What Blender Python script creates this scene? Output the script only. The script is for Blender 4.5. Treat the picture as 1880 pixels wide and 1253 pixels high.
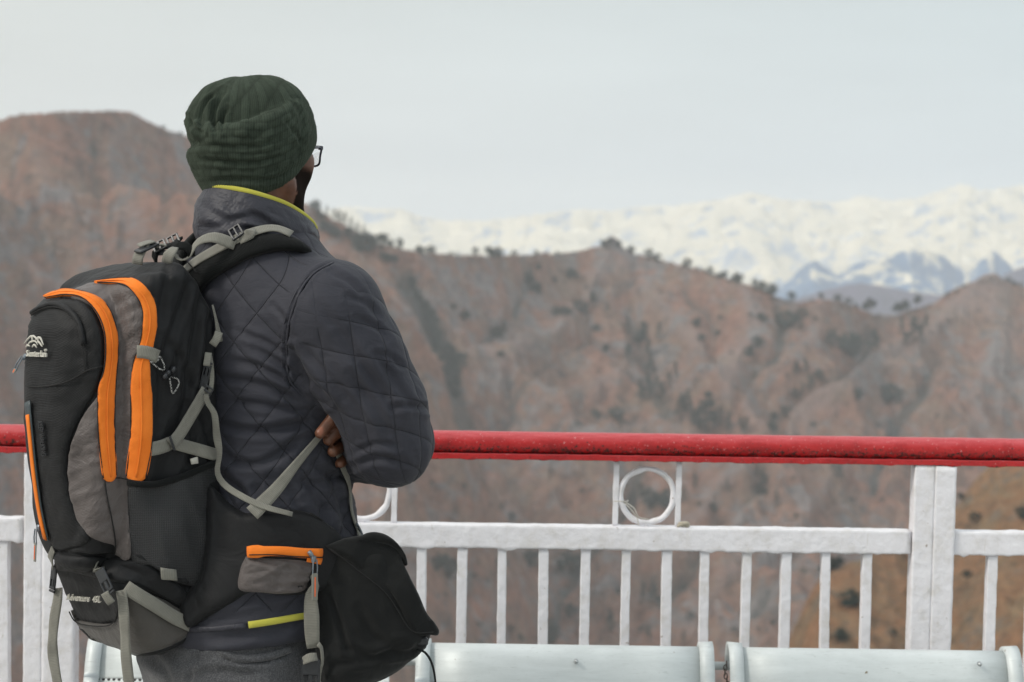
import bpy, math, random
import numpy as np
from mathutils import Vector, Matrix, geometry

for _o in list(bpy.data.objects):
    bpy.data.objects.remove(_o)
SC = bpy.context.scene
COL = SC.collection
rad = math.radians

# ------------------------------------------------------------------ camera
F, CX, CY, CAMZ = 3500.0, 940.0, 626.5, 1.55
PITCH, ROLL = rad(3.18), 0.0142
cam_d = bpy.data.cameras.new('camera')
cam = bpy.data.objects.new('camera', cam_d); COL.objects.link(cam)
cam_d.sensor_fit = 'HORIZONTAL'; cam_d.sensor_width = 36; cam_d.lens = F / 1880 * 36
cam_d.clip_start = 0.1; cam_d.clip_end = 60000
cam_d.dof.use_dof = True; cam_d.dof.focus_distance = 3.12; cam_d.dof.aperture_fstop = 6.3
CM = Matrix.Rotation(rad(90) - PITCH, 4, 'X') @ Matrix.Rotation(ROLL, 4, 'Z')
cam.matrix_world = Matrix.Translation((0, 0, CAMZ)) @ CM
SC.camera = cam
CAMR = np.array([[CM[i][j] for j in range(3)] for i in range(3)])

# ------------------------------------------------------------------ world, sun, exposure
SUN_EL, SUN_AZ = 40.0, 245.0          # azimuth clockwise from +Y: behind the camera, a little left
w = bpy.data.worlds.new('World'); SC.world = w; w.use_nodes = True
nt = w.node_tree; N = nt.nodes; L = nt.links; N.clear()
out = N.new('ShaderNodeOutputWorld'); bg = N.new('ShaderNodeBackground')
sky = N.new('ShaderNodeTexSky'); sky.sky_type = 'NISHITA'; sky.sun_disc = False
sky.sun_elevation = rad(SUN_EL); sky.sun_rotation = rad(SUN_AZ); sky.dust_density = 4
tc = N.new('ShaderNodeTexCoord'); sep = N.new('ShaderNodeSeparateXYZ'); L.new(tc.outputs['Generated'], sep.inputs[0])
ramp = N.new('ShaderNodeValToRGB'); L.new(sep.outputs[2], ramp.inputs[0])
cr = ramp.color_ramp
cr.elements[0].position = 0.0; cr.elements[0].color = (8.8, 9.5, 9.9, 1)
cr.elements[1].position = 1.0; cr.elements[1].color = (13.0, 13.4, 13.9, 1)
e = cr.elements.new(0.07); e.color = (7.9, 8.5, 8.7, 1)
e = cr.elements.new(0.16); e.color = (7.0, 7.6, 7.6, 1)
e = cr.elements.new(0.3); e.color = (8.2, 8.7, 8.6, 1)
# thin veil of cloud, slightly warmer on the left
mpn = N.new('ShaderNodeMapping'); mpn.inputs['Scale'].default_value = (1.6, 1.6, 7)
L.new(tc.outputs['Generated'], mpn.inputs[0])
nz = N.new('ShaderNodeTexNoise'); nz.inputs['Scale'].default_value = 2.2; nz.inputs['Detail'].default_value = 3
L.new(mpn.outputs[0], nz.inputs[0])
mr = N.new('ShaderNodeMapRange'); L.new(nz.outputs[0], mr.inputs[0])
mr.inputs[1].default_value = 0.3; mr.inputs[2].default_value = 0.7; mr.inputs[3].default_value = 0.945; mr.inputs[4].default_value = 1.05
side = N.new('ShaderNodeMapRange'); L.new(sep.outputs[0], side.inputs[0])
side.inputs[1].default_value = -0.3; side.inputs[2].default_value = 0.25; side.inputs[3].default_value = 0; side.inputs[4].default_value = 1
tint = N.new('ShaderNodeMixRGB'); tint.inputs[1].default_value = (1.035, 1.0, 0.955, 1); tint.inputs[2].default_value = (0.965, 1.0, 1.01, 1)
L.new(side.outputs[0], tint.inputs[0])
m1 = N.new('ShaderNodeMixRGB'); m1.blend_type = 'MULTIPLY'; m1.inputs[0].default_value = 1
L.new(ramp.outputs[0], m1.inputs[1]); L.new(tint.outputs[0], m1.inputs[2])
m2 = N.new('ShaderNodeVectorMath'); m2.operation = 'SCALE'; L.new(m1.outputs[0], m2.inputs[0]); L.new(mr.outputs[0], m2.inputs[3])
mx = N.new('ShaderNodeMixRGB'); mx.inputs[0].default_value = 0.1
L.new(m2.outputs[0], mx.inputs[1]); L.new(sky.outputs[0], mx.inputs[2])
L.new(mx.outputs[0], bg.inputs[0]); bg.inputs[1].default_value = 0.1
L.new(bg.outputs[0], out.inputs[0])

sl = bpy.data.lights.new('sun', 'SUN'); sun = bpy.data.objects.new('sun', sl); COL.objects.link(sun)
sl.energy = 1.9; sl.angle = rad(10); sl.color = (1, 0.95, 0.87)
az = rad(SUN_AZ)
sdir = Vector((math.sin(az) * math.cos(rad(SUN_EL)), math.cos(az) * math.cos(rad(SUN_EL)), math.sin(rad(SUN_EL))))
sun.rotation_euler = sdir.to_track_quat('Z', 'Y').to_euler()
SC.view_settings.view_transform = 'Standard'; SC.view_settings.look = 'None'
SC.view_settings.exposure = 0.0; SC.view_settings.gamma = 1
SC.render.engine = 'CYCLES'
SC.cycles.use_denoising = True
SC.cycles.max_bounces = 6; SC.cycles.volume_bounces = 2; SC.cycles.transparent_max_bounces = 12

# ------------------------------------------------------------------ pixel <-> world helpers (pixels of the 1880 wide photograph)
def rays(px):
    px = np.asarray(px, float).reshape(-1, 2)
    d = np.stack([(px[:, 0] - CX) / F, (CY - px[:, 1]) / F, -np.ones(len(px))], 1)
    d = d @ CAMR.T
    return d / d[:, 1:2]                      # unit step in Y
ORI = np.array([0, 0, CAMZ])
def P(x, y, Y):
    return ORI + rays([(x, y)])[0] * Y
def PP(pts):                                  # list of (px, py, Y)
    a = np.asarray(pts, float)
    return ORI + rays(a[:, :2]) * a[:, 2:3]

# ------------------------------------------------------------------ numpy noise
def _h(ix, iy, iz, s):
    n = (ix * 374761393 + iy * 668265263 + iz * 2147483647 + s * 1274126177) & 0xffffffff
    n = ((n ^ (n >> 13)) * 1274126177) & 0xffffffff
    n = (n ^ (n >> 16)) & 0xffffffff
    return n.astype(np.float64) / 0xffffffff
def noise(p, s=0):                            # p (n,3) or (n,2) -> 0..1
    p = np.asarray(p, float)
    if p.shape[-1] == 2: p = np.concatenate([p, np.zeros(p.shape[:-1] + (1,))], -1)
    i = np.floor(p).astype(np.int64); f = p - i; f = f * f * (3 - 2 * f)
    r = 0
    for dx in (0, 1):
        wx = f[..., 0] if dx else 1 - f[..., 0]
        for dy in (0, 1):
            wy = f[..., 1] if dy else 1 - f[..., 1]
            for dz in (0, 1):
                wz = f[..., 2] if dz else 1 - f[..., 2]
                r = r + wx * wy * wz * _h(i[..., 0] + dx, i[..., 1] + dy, i[..., 2] + dz, s)
    return r
def fbm(p, o=4, s=0, g=0.5):
    r = 0; a = 1; t = 0; p = np.asarray(p, float)
    for k in range(o):
        r = r + a * noise(p * 2 ** k + 17.3 * k, s + k); t += a; a *= g
    return r / t
def ridged(p, o=4, s=0):
    r = 0; a = 1; t = 0; p = np.asarray(p, float)
    for k in range(o):
        r = r + a * (1 - np.abs(2 * noise(p * 2 ** k + 11.1 * k, s + k) - 1)); t += a; a *= 0.5
    return r / t
def sstep(a, b, x):
    t = np.clip((x - a) / (b - a), 0, 1); return t * t * (3 - 2 * t)
def spline(pts, n):                           # Catmull-Rom resampling by arc length
    p = np.asarray(pts, float)
    if len(p) < 3:
        t = np.linspace(0, 1, n)[:, None]; return p[0] * (1 - t) + p[-1] * t
    q = np.vstack([2 * p[0] - p[1], p, 2 * p[-1] - p[-2]]); o = []
    for i in range(1, len(q) - 2):
        t = np.linspace(0, 1, 24, endpoint=False)[:, None]
        o.append(0.5 * ((2 * q[i]) + (-q[i - 1] + q[i + 1]) * t + (2 * q[i - 1] - 5 * q[i] + 4 * q[i + 1] - q[i + 2]) * t ** 2 + (-q[i - 1] + 3 * q[i] - 3 * q[i + 1] + q[i + 2]) * t ** 3))
    o = np.vstack(o + [p[-1:]])
    s = np.concatenate([[0], np.cumsum(np.linalg.norm(np.diff(o, axis=0), axis=1))])
    u = np.linspace(0, s[-1], n)
    return np.stack([np.interp(u, s, o[:, k]) for k in range(o.shape[1])], 1)

# ------------------------------------------------------------------ objects
def mesh(name, v, f, mat=None, parent=None, smooth=True, uv=None, attrs=None, mats=None, mi=None):
    me = bpy.data.meshes.new(name)
    v = np.asarray(v, float)
    if isinstance(f, np.ndarray) and f.ndim == 2:
        me.vertices.add(len(v)); me.vertices.foreach_set('co', v.ravel())
        k = f.shape[1]; me.loops.add(f.size); me.loops.foreach_set('vertex_index', f.ravel().astype(np.int32))
        me.polygons.add(len(f)); me.polygons.foreach_set('loop_start', np.arange(0, f.size, k, dtype=np.int32))
        me.update(calc_edges=True)
    else:
        me.from_pydata([tuple(x) for x in v], [], [tuple(int(i) for i in x) for x in f])
    if smooth: me.polygons.foreach_set('use_smooth', np.ones(len(me.polygons), bool))
    if uv is not None:
        ul = me.uv_layers.new(name='UVMap'); li = np.zeros(len(me.loops), np.int32); me.loops.foreach_get('vertex_index', li)
        ul.data.foreach_set('uv', np.asarray(uv, float)[li].ravel())
    for k, a in (attrs or {}).items():
        at = me.attributes.new(k, 'FLOAT', 'POINT'); at.data.foreach_set('value', np.asarray(a, float))
    for m in (mats or ([mat] if mat else [])): me.materials.append(m)
    if mi is not None: me.polygons.foreach_set('material_index', np.asarray(mi, np.int32))
    me.validate()
    o = bpy.data.objects.new(name, me); COL.objects.link(o)
    if parent: o.parent = parent
    return o
def tag(o, label=None, cat=None, group=None, kind=None):
    if label: o['label'] = label
    if cat: o['category'] = cat
    if group: o['group'] = group
    if kind: o['kind'] = kind
    return o
def empty(name, label, cat, loc=(0, 0, 0), group=None):
    o = bpy.data.objects.new(name, None); COL.objects.link(o); o.empty_display_size = 0.1
    tag(o, label, cat, group)
    o['_l'] = 0; del o['_l']
    o.location = loc
    return o
def adopt(root):                              # children were built in world space: keep them there
    bpy.context.view_layer.update()
    inv = root.matrix_world.inverted()
    for c in root.children: c.matrix_parent_inverse = inv
class MB:                                     # collects pieces of one mesh
    def __init__(s): s.v = []; s.f = []; s.n = 0
    def add(s, v, f):
        v = np.asarray(v, float); s.v.append(v)
        s.f += [tuple(int(i) + s.n for i in q) for q in f]; s.n += len(v); return s
    def box(s, c, d, R=None, bev=0.0):
        c = np.asarray(c, float); hx, hy, hz = [x / 2 for x in d]; b = min(bev, hx, hy, hz) if bev else 0
        if not b:
            v = np.array([(x, y, z) for x in (-hx, hx) for y in (-hy, hy) for z in (-hz, hz)])
            f = [(0, 1, 3, 2), (4, 6, 7, 5), (0, 4, 5, 1), (2, 3, 7, 6), (0, 2, 6, 4), (1, 5, 7, 3)]
        else:
            v = []; ix = {}
            for sx in (-1, 1):
                for sy in (-1, 1):
                    for sz in (-1, 1):
                        for a in range(3):
                            q = [sx * (hx - b), sy * (hy - b), sz * (hz - b)]; q[a] = (sx, sy, sz)[a] * (hx, hy, hz)[a]
                            ix[(sx, sy, sz, a)] = len(v); v.append(q)
            f = []
            for a in range(3):
                b1, b2 = (a + 1) % 3, (a + 2) % 3
                for sg in (-1, 1):
                    r = []
                    for (p, q) in ((-1, -1), (1, -1), (1, 1), (-1, 1)):
                        k = [0, 0, 0]; k[a] = sg; k[b1] = p; k[b2] = q; r.append(ix[(k[0], k[1], k[2], a)])
                    f.append(r if sg > 0 else r[::-1])
            for a in range(3):
                b1, b2 = (a + 1) % 3, (a + 2) % 3
                for p in (-1, 1):
                    for q in (-1, 1):
                        r = []
                        for sa, ax in ((-1, b1), (1, b1), (1, b2), (-1, b2)):
                            k = [0, 0, 0]; k[a] = sa; k[b1] = p; k[b2] = q; r.append(ix[(k[0], k[1], k[2], ax)])
                        f.append(r if p * q < 0 else r[::-1])
            for sx in (-1, 1):
                for sy in (-1, 1):
                    for sz in (-1, 1):
                        r = [ix[(sx, sy, sz, a)] for a in range(3)]; f.append(r if sx * sy * sz > 0 else r[::-1])
            v = np.array(v)
        if R is not None: v = v @ np.asarray(R, float).T
        return s.add(v + c, f)
    def tube(s, pts, r, k=10, n=None, caps=True, closed=False, flat=None):
        p = np.asarray(pts, float)
        if n: p = spline(p, n)
        r = np.full(len(p), r) if np.isscalar(r) else np.interp(np.linspace(0, 1, len(p)), np.linspace(0, 1, len(r)), r)
        if closed: t = np.roll(p, -1, 0) - np.roll(p, 1, 0)
        else: t = np.gradient(p, axis=0)
        t /= np.linalg.norm(t, axis=1)[:, None] + 1e-12
        u = np.cross(t[0], (0, 0, 1.0)); u = u if np.linalg.norm(u) > .1 else np.cross(t[0], (0, 1.0, 0)); u /= np.linalg.norm(u)
        V = []
        for i in range(len(p)):
            u = u - t[i] * (u @ t[i]); u /= np.linalg.norm(u) + 1e-12; b = np.cross(t[i], u)
            a = np.linspace(0, 2 * math.pi, k, endpoint=False)
            V.append(p[i] + r[i] * (np.cos(a)[:, None] * u + np.sin(a)[:, None] * b * (flat or 1)))
        f = []
        m = len(p)
        for i in range(m if closed else m - 1):
            j = (i + 1) % m
            for q in range(k): f.append((i * k + q, i * k + (q + 1) % k, j * k + (q + 1) % k, j * k + q))
        if caps and not closed: f += [tuple(range(k))[::-1], tuple((m - 1) * k + q for q in range(k))]
        return s.add(np.vstack(V), f)
    def build(s, name, mat, parent=None, smooth=False, **kw):
        return mesh(name, np.vstack(s.v), s.f, mat, parent, smooth, **kw)

# ------------------------------------------------------------------ materials
def new_mat(name):
    m = bpy.data.materials.new(name); m.use_nodes = True
    b = m.node_tree.nodes['Principled BSDF']; return m, m.node_tree.nodes, m.node_tree.links, b
def nnoise(N, L, co, scale, detail=4, rough=.55, dist=0):
    n = N.new('ShaderNodeTexNoise'); n.inputs['Scale'].default_value = scale; n.inputs['Detail'].default_value = detail
    n.inputs['Roughness'].default_value = rough; n.inputs['Distortion'].default_value = dist
    if co is not None: L.new(co, n.inputs['Vector'])
    return n.outputs[0]
def nramp(N, L, fac, stops):
    r = N.new('ShaderNodeValToRGB'); L.new(fac, r.inputs[0]); c = r.color_ramp
    c.elements[0].position, c.elements[0].color = stops[0][0], (*stops[0][1], 1)
    c.elements[1].position, c.elements[1].color = stops[-1][0], (*stops[-1][1], 1)
    for p, col in stops[1:-1]:
        e = c.elements.new(p); e.color = (*col, 1)
    return r.outputs[0]
def nmath(N, L, op, a, b=None, c=None, clamp=False):
    n = N.new('ShaderNodeMath'); n.operation = op; n.use_clamp = clamp
    for i, x in enumerate((a, b, c)):
        if x is None: continue
        if isinstance(x, (int, float)): n.inputs[i].default_value = x
        else: L.new(x, n.inputs[i])
    return n.outputs[0]
def nmix(N, L, fac, a, b, mode='MIX'):
    n = N.new('ShaderNodeMixRGB'); n.blend_type = mode
    for i, x in enumerate((fac, a, b)):
        if isinstance(x, (int, float)): n.inputs[i].default_value = x
        elif isinstance(x, tuple): n.inputs[i].default_value = (*x, 1)
        else: L.new(x, n.inputs[i])
    return n.outputs[0]
def nbump(N, L, b, h, strength, dist, prev=None):
    n = N.new('ShaderNodeBump'); n.inputs['Strength'].default_value = strength; n.inputs['Distance'].default_value = dist
    L.new(h, n.inputs['Height'])
    if prev is not None: L.new(prev, n.inputs['Normal'])
    if b is not None: L.new(n.outputs[0], b.inputs['Normal'])
    return n.outputs[0]
def ncoord(N, L, what='Object', scale=None):
    t = N.new('ShaderNodeTexCoord').outputs[what]
    if scale is None: return t
    m = N.new('ShaderNodeMapping'); m.inputs['Scale'].default_value = scale; L.new(t, m.inputs[0]); return m.outputs[0]
def nsep(N, L, v):
    s = N.new('ShaderNodeSeparateXYZ'); L.new(v, s.inputs[0]); return s.outputs

def mat_cloth(name, col, rough=.8, weave=0.0, weave_scale=600, var=.12, sheen=.15, fold=0.0, fold_scale=14, spec=.35):
    m, N, L, b = new_mat(name); co = ncoord(N, L)
    n = nnoise(N, L, co, 9, 5)
    c2 = tuple(min(1, x * (1 + var)) for x in col); c1 = tuple(x * (1 - var) for x in col)
    L.new(nramp(N, L, n, [(.3, c1), (.7, c2)]), b.inputs['Base Color'])
    b.inputs['Roughness'].default_value = rough; b.inputs['Specular IOR Level'].default_value = spec
    b.inputs['Sheen Weight'].default_value = sheen; b.inputs['Sheen Roughness'].default_value = .6
    prev = None
    if fold:
        prev = nbump(N, L, b, nnoise(N, L, co, fold_scale, 4, .5, .6), fold, .02)
    if weave:
        s = nsep(N, L, co)
        a = nmath(N, L, 'SINE', nmath(N, L, 'MULTIPLY', nmath(N, L, 'ADD', s[0], s[1]), weave_scale))
        c = nmath(N, L, 'SINE', nmath(N, L, 'MULTIPLY', s[2], weave_scale))
        nbump(N, L, b, nmath(N, L, 'MULTIPLY', a, c), weave, .001, prev)
    return m
def mat_plain(name, col, rough=.4, metal=0.0, bump=0.0, bscale=200, spec=.5):
    m, N, L, b = new_mat(name); co = ncoord(N, L)
    n = nnoise(N, L, co, bscale, 4)
    L.new(nramp(N, L, n, [(.3, tuple(x * .85 for x in col)), (.7, tuple(min(1, x * 1.12) for x in col))]), b.inputs['Base Color'])
    b.inputs['Roughness'].default_value = rough; b.inputs['Metallic'].default_value = metal; b.inputs['Specular IOR Level'].default_value = spec
    if bump: nbump(N, L, b, n, bump, .003)
    return m
HAZE_D = 0.000145
# ================================================================== TERRAIN
def sil(pts):
    """silhouette in the photo -> function tan(azimuth) -> tan(elevation)"""
    r = rays(pts); o = np.argsort(r[:, 0]); a, e = r[o, 0], r[o, 2]
    return lambda t: np.interp(t, a, e)

def mat_hill(name, grass, rust, rock, dark, sc=1.0, rockiness=.5):
    m, N, L, b = new_mat(name); co = ncoord(N, L)
    big = nnoise(N, L, co, .011 * sc, 4, .6, .8)
    mid = nnoise(N, L, co, .034 * sc, 7, .68, .5)
    fine = nnoise(N, L, co, .14 * sc, 6, .7)
    c = nramp(N, L, mid, [(.38, grass), (.58, rust)])
    rk = nmath(N, L, 'ADD', nmath(N, L, 'MULTIPLY', big, .35), nmath(N, L, 'MULTIPLY', nnoise(N, L, co, .05 * sc, 7, .7, .9), .65))
    rf = nramp(N, L, rk, [(.56 - .1 * rockiness, (0, 0, 0)), (.62 - .1 * rockiness, (1, 1, 1))])
    c = nmix(N, L, nmath(N, L, 'MULTIPLY', rf, .85), c, rock)
    dk = nnoise(N, L, co, .06 * sc, 6, .72, 1.0)
    df = nramp(N, L, dk, [(.36, (1, 1, 1)), (.48, (0, 0, 0))])
    c = nmix(N, L, nmath(N, L, 'MULTIPLY', df, .6), c, dark)
    c = nmix(N, L, .6, c, nramp(N, L, fine, [(.32, (.4, .4, .42)), (.7, (1.45, 1.4, 1.35))]), 'MULTIPLY')
    ga = N.new('ShaderNodeAttribute'); ga.attribute_name = 'gully'     # scrub gathers in the gullies, bare rock on the spurs
    gv = nmath(N, L, 'ADD', ga.outputs['Fac'], nmath(N, L, 'MULTIPLY', nmath(N, L, 'SUBTRACT', dk, .5), 2.2))
    c = nmix(N, L, nmath(N, L, 'MULTIPLY', nramp(N, L, gv, [(.42, (0, 0, 0)), (.90, (1, 1, 1))]), .72), c, (dark[0] * .9, dark[1] * 1.1, dark[2]))
    gr = nmath(N, L, 'ADD', nmath(N, L, 'MULTIPLY', ga.outputs['Fac'], -1), nmath(N, L, 'MULTIPLY', nmath(N, L, 'SUBTRACT', mid, .5), 2.4))
    c = nmix(N, L, nmath(N, L, 'MULTIPLY', nramp(N, L, gr, [(.40, (0, 0, 0)), (1.0, (1, 1, 1))]), .38), c, tuple(x * 1.15 for x in rock))
    L.new(c, b.inputs['Base Color']); b.inputs['Roughness'].default_value = .95; b.inputs['Specular IOR Level'].default_value = .1
    p = nbump(N, L, None, nnoise(N, L, co, .05 * sc, 6, .65), 1.0, 10 / sc)
    nbump(N, L, b, fine, 1.0, 4 / sc, p)
    return m

def to_px_t(p):
    q = (np.asarray(p) - ORI) @ CAMR; z = np.minimum(q[:, 2], -1e-3); return np.stack([CX + F * q[:, 0] / -z, CY - F * q[:, 1] / -z], 1)
def seg_dist(q, pl):
    d = np.full(len(q), 1e9)
    for a, b in zip(pl[:-1], pl[1:]):
        e = b - a; t = np.clip(((q - a) @ e) / (e @ e + 1e-9), 0, 1); d = np.minimum(d, np.linalg.norm(q - a - t[:, None] * e, axis=1))
    return d
def grid_mesh(name, X, Y, Z, mat):
    nu, nv = X.shape
    v = np.stack([X.ravel(), Y.ravel(), Z.ravel()], 1)
    i = np.arange(nu * nv).reshape(nu, nv)
    f = np.stack([i[:-1, :-1].ravel(), i[1:, :-1].ravel(), i[1:, 1:].ravel(), i[:-1, 1:].ravel()], 1)
    return mesh(name, v, f, mat)

# --- main brown hillside: ridge about 1.5 km away
ridge_e = sil([(-700, 330), (-400, 300), (-150, 240), (0, 216), (40, 207), (100, 203), (200, 200), (240, 203), (262, 215), (300, 233), (345, 247), (400, 282), (470, 325), (540, 362), (570, 375), (610, 398),
    (650, 418), (690, 442), (730, 452), (780, 460), (840, 462), (900, 467), (950, 465), (1000, 463), (1040, 459), (1075, 455), (1100, 449), (1120, 446), (1145, 452), (1165, 463), (1200, 470),
    (1240, 482), (1280, 490), (1330, 506), (1380, 521), (1415, 535), (1440, 547), (1470, 551), (1510, 546), (1540, 549), (1570, 560), (1600, 573), (1640, 577), (1670, 566), (1710, 556),
    (1745, 532), (1775, 517), (1810, 509), (1845, 513), (1880, 524), (1950, 545), (2100, 560), (2400, 480), (2700, 500)])
flank_e = sil([(-700, 420), (-300, 380), (0, 360), (200, 350), (350, 360), (480, 400), (570, 452), (640, 478), (690, 515), (740, 565), (780, 625), (815, 690), (845, 760), (880, 850), (930, 960), (1000, 1100), (1100, 1300), (1300, 1700), (2700, 2600)])
def ridgeY(t):
    return 1500 + 130 * np.sin(t * 9 + .6) + 60 * np.sin(t * 31) + 260 * sstep(.1, .3, t)
def main_h(t, Y):
    """height of the hillside at x = t*Y"""
    X = t * Y; Yr = ridgeY(t)
    er = ridge_e(t) + (fbm(np.stack([t * 900, Y / 60], -1), 3, 5) - .5) * .0022
    zr = CAMZ + Yr * er
    u = np.clip((Yr - Y) / (Yr - 880), -1.5, 1.15)
    zb = -345
    p = np.stack([X / 170 + .25 * Y / 170, Y / 330], -1)
    sp = ridged(p, 4, 3) - .62
    p2 = np.stack([X / 46, Y / 70], -1)
    s2 = fbm(p2, 5, 9) - .5
    env = np.clip(u, 0, 1); env = np.minimum(env * 5, 1) * (1 - .3 * env)
    p4 = np.stack([X / 15, Y / 22], -1)
    z = zr + (zb - zr) * np.clip(u, 0, 1.15) ** .82 - 14 * np.clip(u * 8, 0, 1) + env * (sp * 150 + s2 * 52 + (ridged(p4, 3, 15) - .6) * 13)
    z = np.minimum(z, CAMZ + Y * (er - .0012 - .006 * np.clip(u, 0, 1)))          # nothing pokes over the ridge line
    back = zr - (Y - Yr) * .62 + (fbm(p2, 3, 2) - .5) * 8
    z = np.where(u > 0, z, np.minimum(back, CAMZ + Y * (er - .001)))
    # nearer spur that comes down from the left
    Yc = 1180 + 60 * np.sin(t * 22); ef = flank_e(t) + (fbm(np.stack([t * 260, Y / 50], -1), 4, 8) - .5) * .006
    zc = CAMZ + Yc * ef
    zf = zc - np.where(Y < Yc, (Yc - Y) * np.maximum(.42, (zc + 352) / 270), (Y - Yc) * .9) + np.clip(np.abs(Y - Yc) / 60, 0, 1) * ((ridged(np.stack([X / 90 + Y / 160, Y / 120], -1), 4, 21) - .65) * 75 + (ridged(p4, 3, 16) - .6) * 12)
    zf = np.minimum(zf, CAMZ + Y * (ef - .0005))
    z = np.maximum(z, zf)
    return np.maximum(z, -352 + 4 * s2)
M_hill = mat_hill('dry_hillside', (.250, .176, .134), (.288, .154, .112), (.225, .218, .22), (.042, .054, .058), 1.0, .55)
ta = np.concatenate([np.linspace(-.95, -.34, 90)[:-1], np.linspace(-.34, .34, 640), np.linspace(.34, .95, 90)[1:]]); yy = np.concatenate([np.linspace(780, 1050, 90), np.linspace(1053, 1900, 380), np.linspace(1910, 2300, 24)])
T, YY = np.meshgrid(ta, yy, indexing='ij')
Zm = main_h(T, YY)
RIDGES = [([(0, 440), (110, 540), (190, 660), (230, 780)], 26, 13), ([(60, 300), (120, 380), (150, 470), (110, 600)], 24, 10), ([(242, 210), (215, 320), (250, 430), (300, 520)], 26, 12), ([(330, 250), (350, 330), (420, 420)], 22, 9), ([(0, 560), (60, 640), (90, 760), (60, 900)], 26, 12),
    ([(1120, 455), (1085, 540), (1020, 620), (900, 665), (850, 640)], 24, 12), ([(1120, 455), (1190, 560), (1250, 620), (1320, 690), (1340, 760)], 26, 12), ([(940, 800), (1000, 755), (1075, 715), (1130, 690)], 20, 10), ([(1330, 505), (1380, 590), (1350, 680), (1390, 780)], 24, 10),
    ([(1810, 512), (1720, 620), (1600, 690), (1500, 760), (1420, 840)], 28, 13), ([(1820, 520), (1850, 640), (1800, 760), (1820, 850)], 26, 11), ([(1510, 550), (1480, 640), (1420, 700)], 20, 8), ([(700, 450), (830, 520), (900, 560)], 20, 8), ([(1040, 860), (1120, 800), (1230, 800), (1300, 860)], 24, 10),
    ([(880, 1000), (960, 900), (1010, 860)], 24, 12), ([(1100, 1100), (1200, 1000), (1290, 960), (1380, 860)], 28, 13), ([(1280, 1160), (1360, 1040), (1470, 960), (1560, 860)], 28, 12), ([(700, 600), (740, 700), (790, 780), (830, 900)], 20, 9), ([(620, 480), (660, 600), (720, 700), (730, 820)], 20, 9)]
GULLIES = [([(750, 505), (790, 580), (825, 650), (850, 720), (880, 800)], 15, 20), ([(60, 420), (150, 560), (200, 640)], 14, 9), ([(170, 250), (180, 360), (210, 460), (240, 560)], 14, 10), ([(300, 260), (300, 400), (360, 520)], 14, 9), ([(20, 300), (30, 420), (0, 520)], 14, 8), ([(110, 640), (150, 760), (140, 900)], 16, 10),
    ([(960, 490), (930, 570), (860, 640)], 13, 9), ([(1060, 560), (1060, 620), (960, 690), (930, 780)], 14, 11), ([(1160, 500), (1160, 600), (1190, 680), (1240, 780)], 14, 10), ([(1250, 520), (1310, 600), (1300, 680)], 13, 9), ([(1440, 560), (1420, 640), (1370, 720), (1330, 800)], 14, 11), ([(1600, 590), (1590, 650), (1500, 710), (1450, 780), (1400, 880)], 14, 12),
    ([(1740, 620), (1700, 700), (1640, 790), (1600, 900)], 15, 12), ([(960, 880), (900, 960), (860, 1080)], 16, 12), ([(1180, 860), (1120, 960), (1040, 1060), (1000, 1180)], 16, 13), ([(1400, 880), (1290, 1000), (1220, 1100)], 16, 13), ([(1560, 900), (1460, 1000), (1380, 1120)], 16, 12), ([(600, 470), (640, 560), (680, 680), (700, 800)], 12, 8)]
Pm = np.stack([(T * YY).ravel(), YY.ravel(), Zm.ravel()], 1); qm_ = to_px_t(Pm); dz = np.zeros(len(Pm))
jx = (fbm(qm_ / 70., 3, 15) - .5) * 46; jy = (fbm(qm_ / 70. + 31, 3, 16) - .5) * 46; qj = qm_ + np.stack([jx, jy], 1)
for LN, sg_ in ((RIDGES, 1), (GULLIES, -1)):
    for pl, wd, dp in LN:
        c = spline(pl, 20); x0, y0_ = c.min(0) - wd * 3 - 30; x1, y1_ = c.max(0) + wd * 3 + 30
        m = (qm_[:, 0] > x0) & (qm_[:, 0] < x1) & (qm_[:, 1] > y0_) & (qm_[:, 1] < y1_)
        if not m.any(): continue
        d = seg_dist(qj[m], c); dz[m] += sg_ * dp * Pm[m, 1] / F * np.exp(-(d / wd) ** (2 if sg_ < 0 else 1.4))
top_fade = sstep(2, 26, qm_[:, 1] - np.interp(T.ravel(), rays([(x, 500) for x in range(-700, 2700, 10)])[:, 0], [float(to_px_t(np.array([[t_ * 1500, 1500, CAMZ + 1500 * ridge_e(t_)]]))[0, 1]) for t_ in rays([(x, 500) for x in range(-700, 2700, 10)])[:, 0]]))
Zm = Zm + (dz * 1.7 * top_fade).reshape(Zm.shape)
hill = grid_mesh('hillside', T * YY, YY, Zm, M_hill)
at_ = hill.data.attributes.new('gully', 'FLOAT', 'POINT'); at_.data.foreach_set('value', np.clip(-dz / 5 * top_fade, -1, 1)); tag(hill, kind='structure')

# --- nearer tawny hill, lower right
near_e = sil([(1000, 1750), (1300, 1420), (1400, 1270), (1450, 1170), (1480, 1100), (1510, 1050), (1560, 1030), (1620, 1010), (1680, 985), (1740, 950), (1790, 880), (1840, 830), (1900, 805), (2100, 740), (2500, 700), (2900, 720)])
def near_h(t, Y):
    X = t * Y; Yc = 470 + 30 * np.sin(t * 30)
    ee = near_e(t) + (fbm(np.stack([t * 200, Y / 20], -1), 4, 4) - .5) * .004
    zc = CAMZ + Yc * ee
    z = zc - np.where(Y < Yc, (Yc - Y) * .34, (Y - Yc) * .8) + np.clip(np.abs(Y - Yc) / 40, 0, 1) * ((ridged(np.stack([X / 60, Y / 60], -1), 4, 31) - .6) * 26 + (ridged(np.stack([X / 9, Y / 12], -1), 3, 32) - .6) * 4)
    return np.minimum(z, CAMZ + Y * (ee - .0006))
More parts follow.
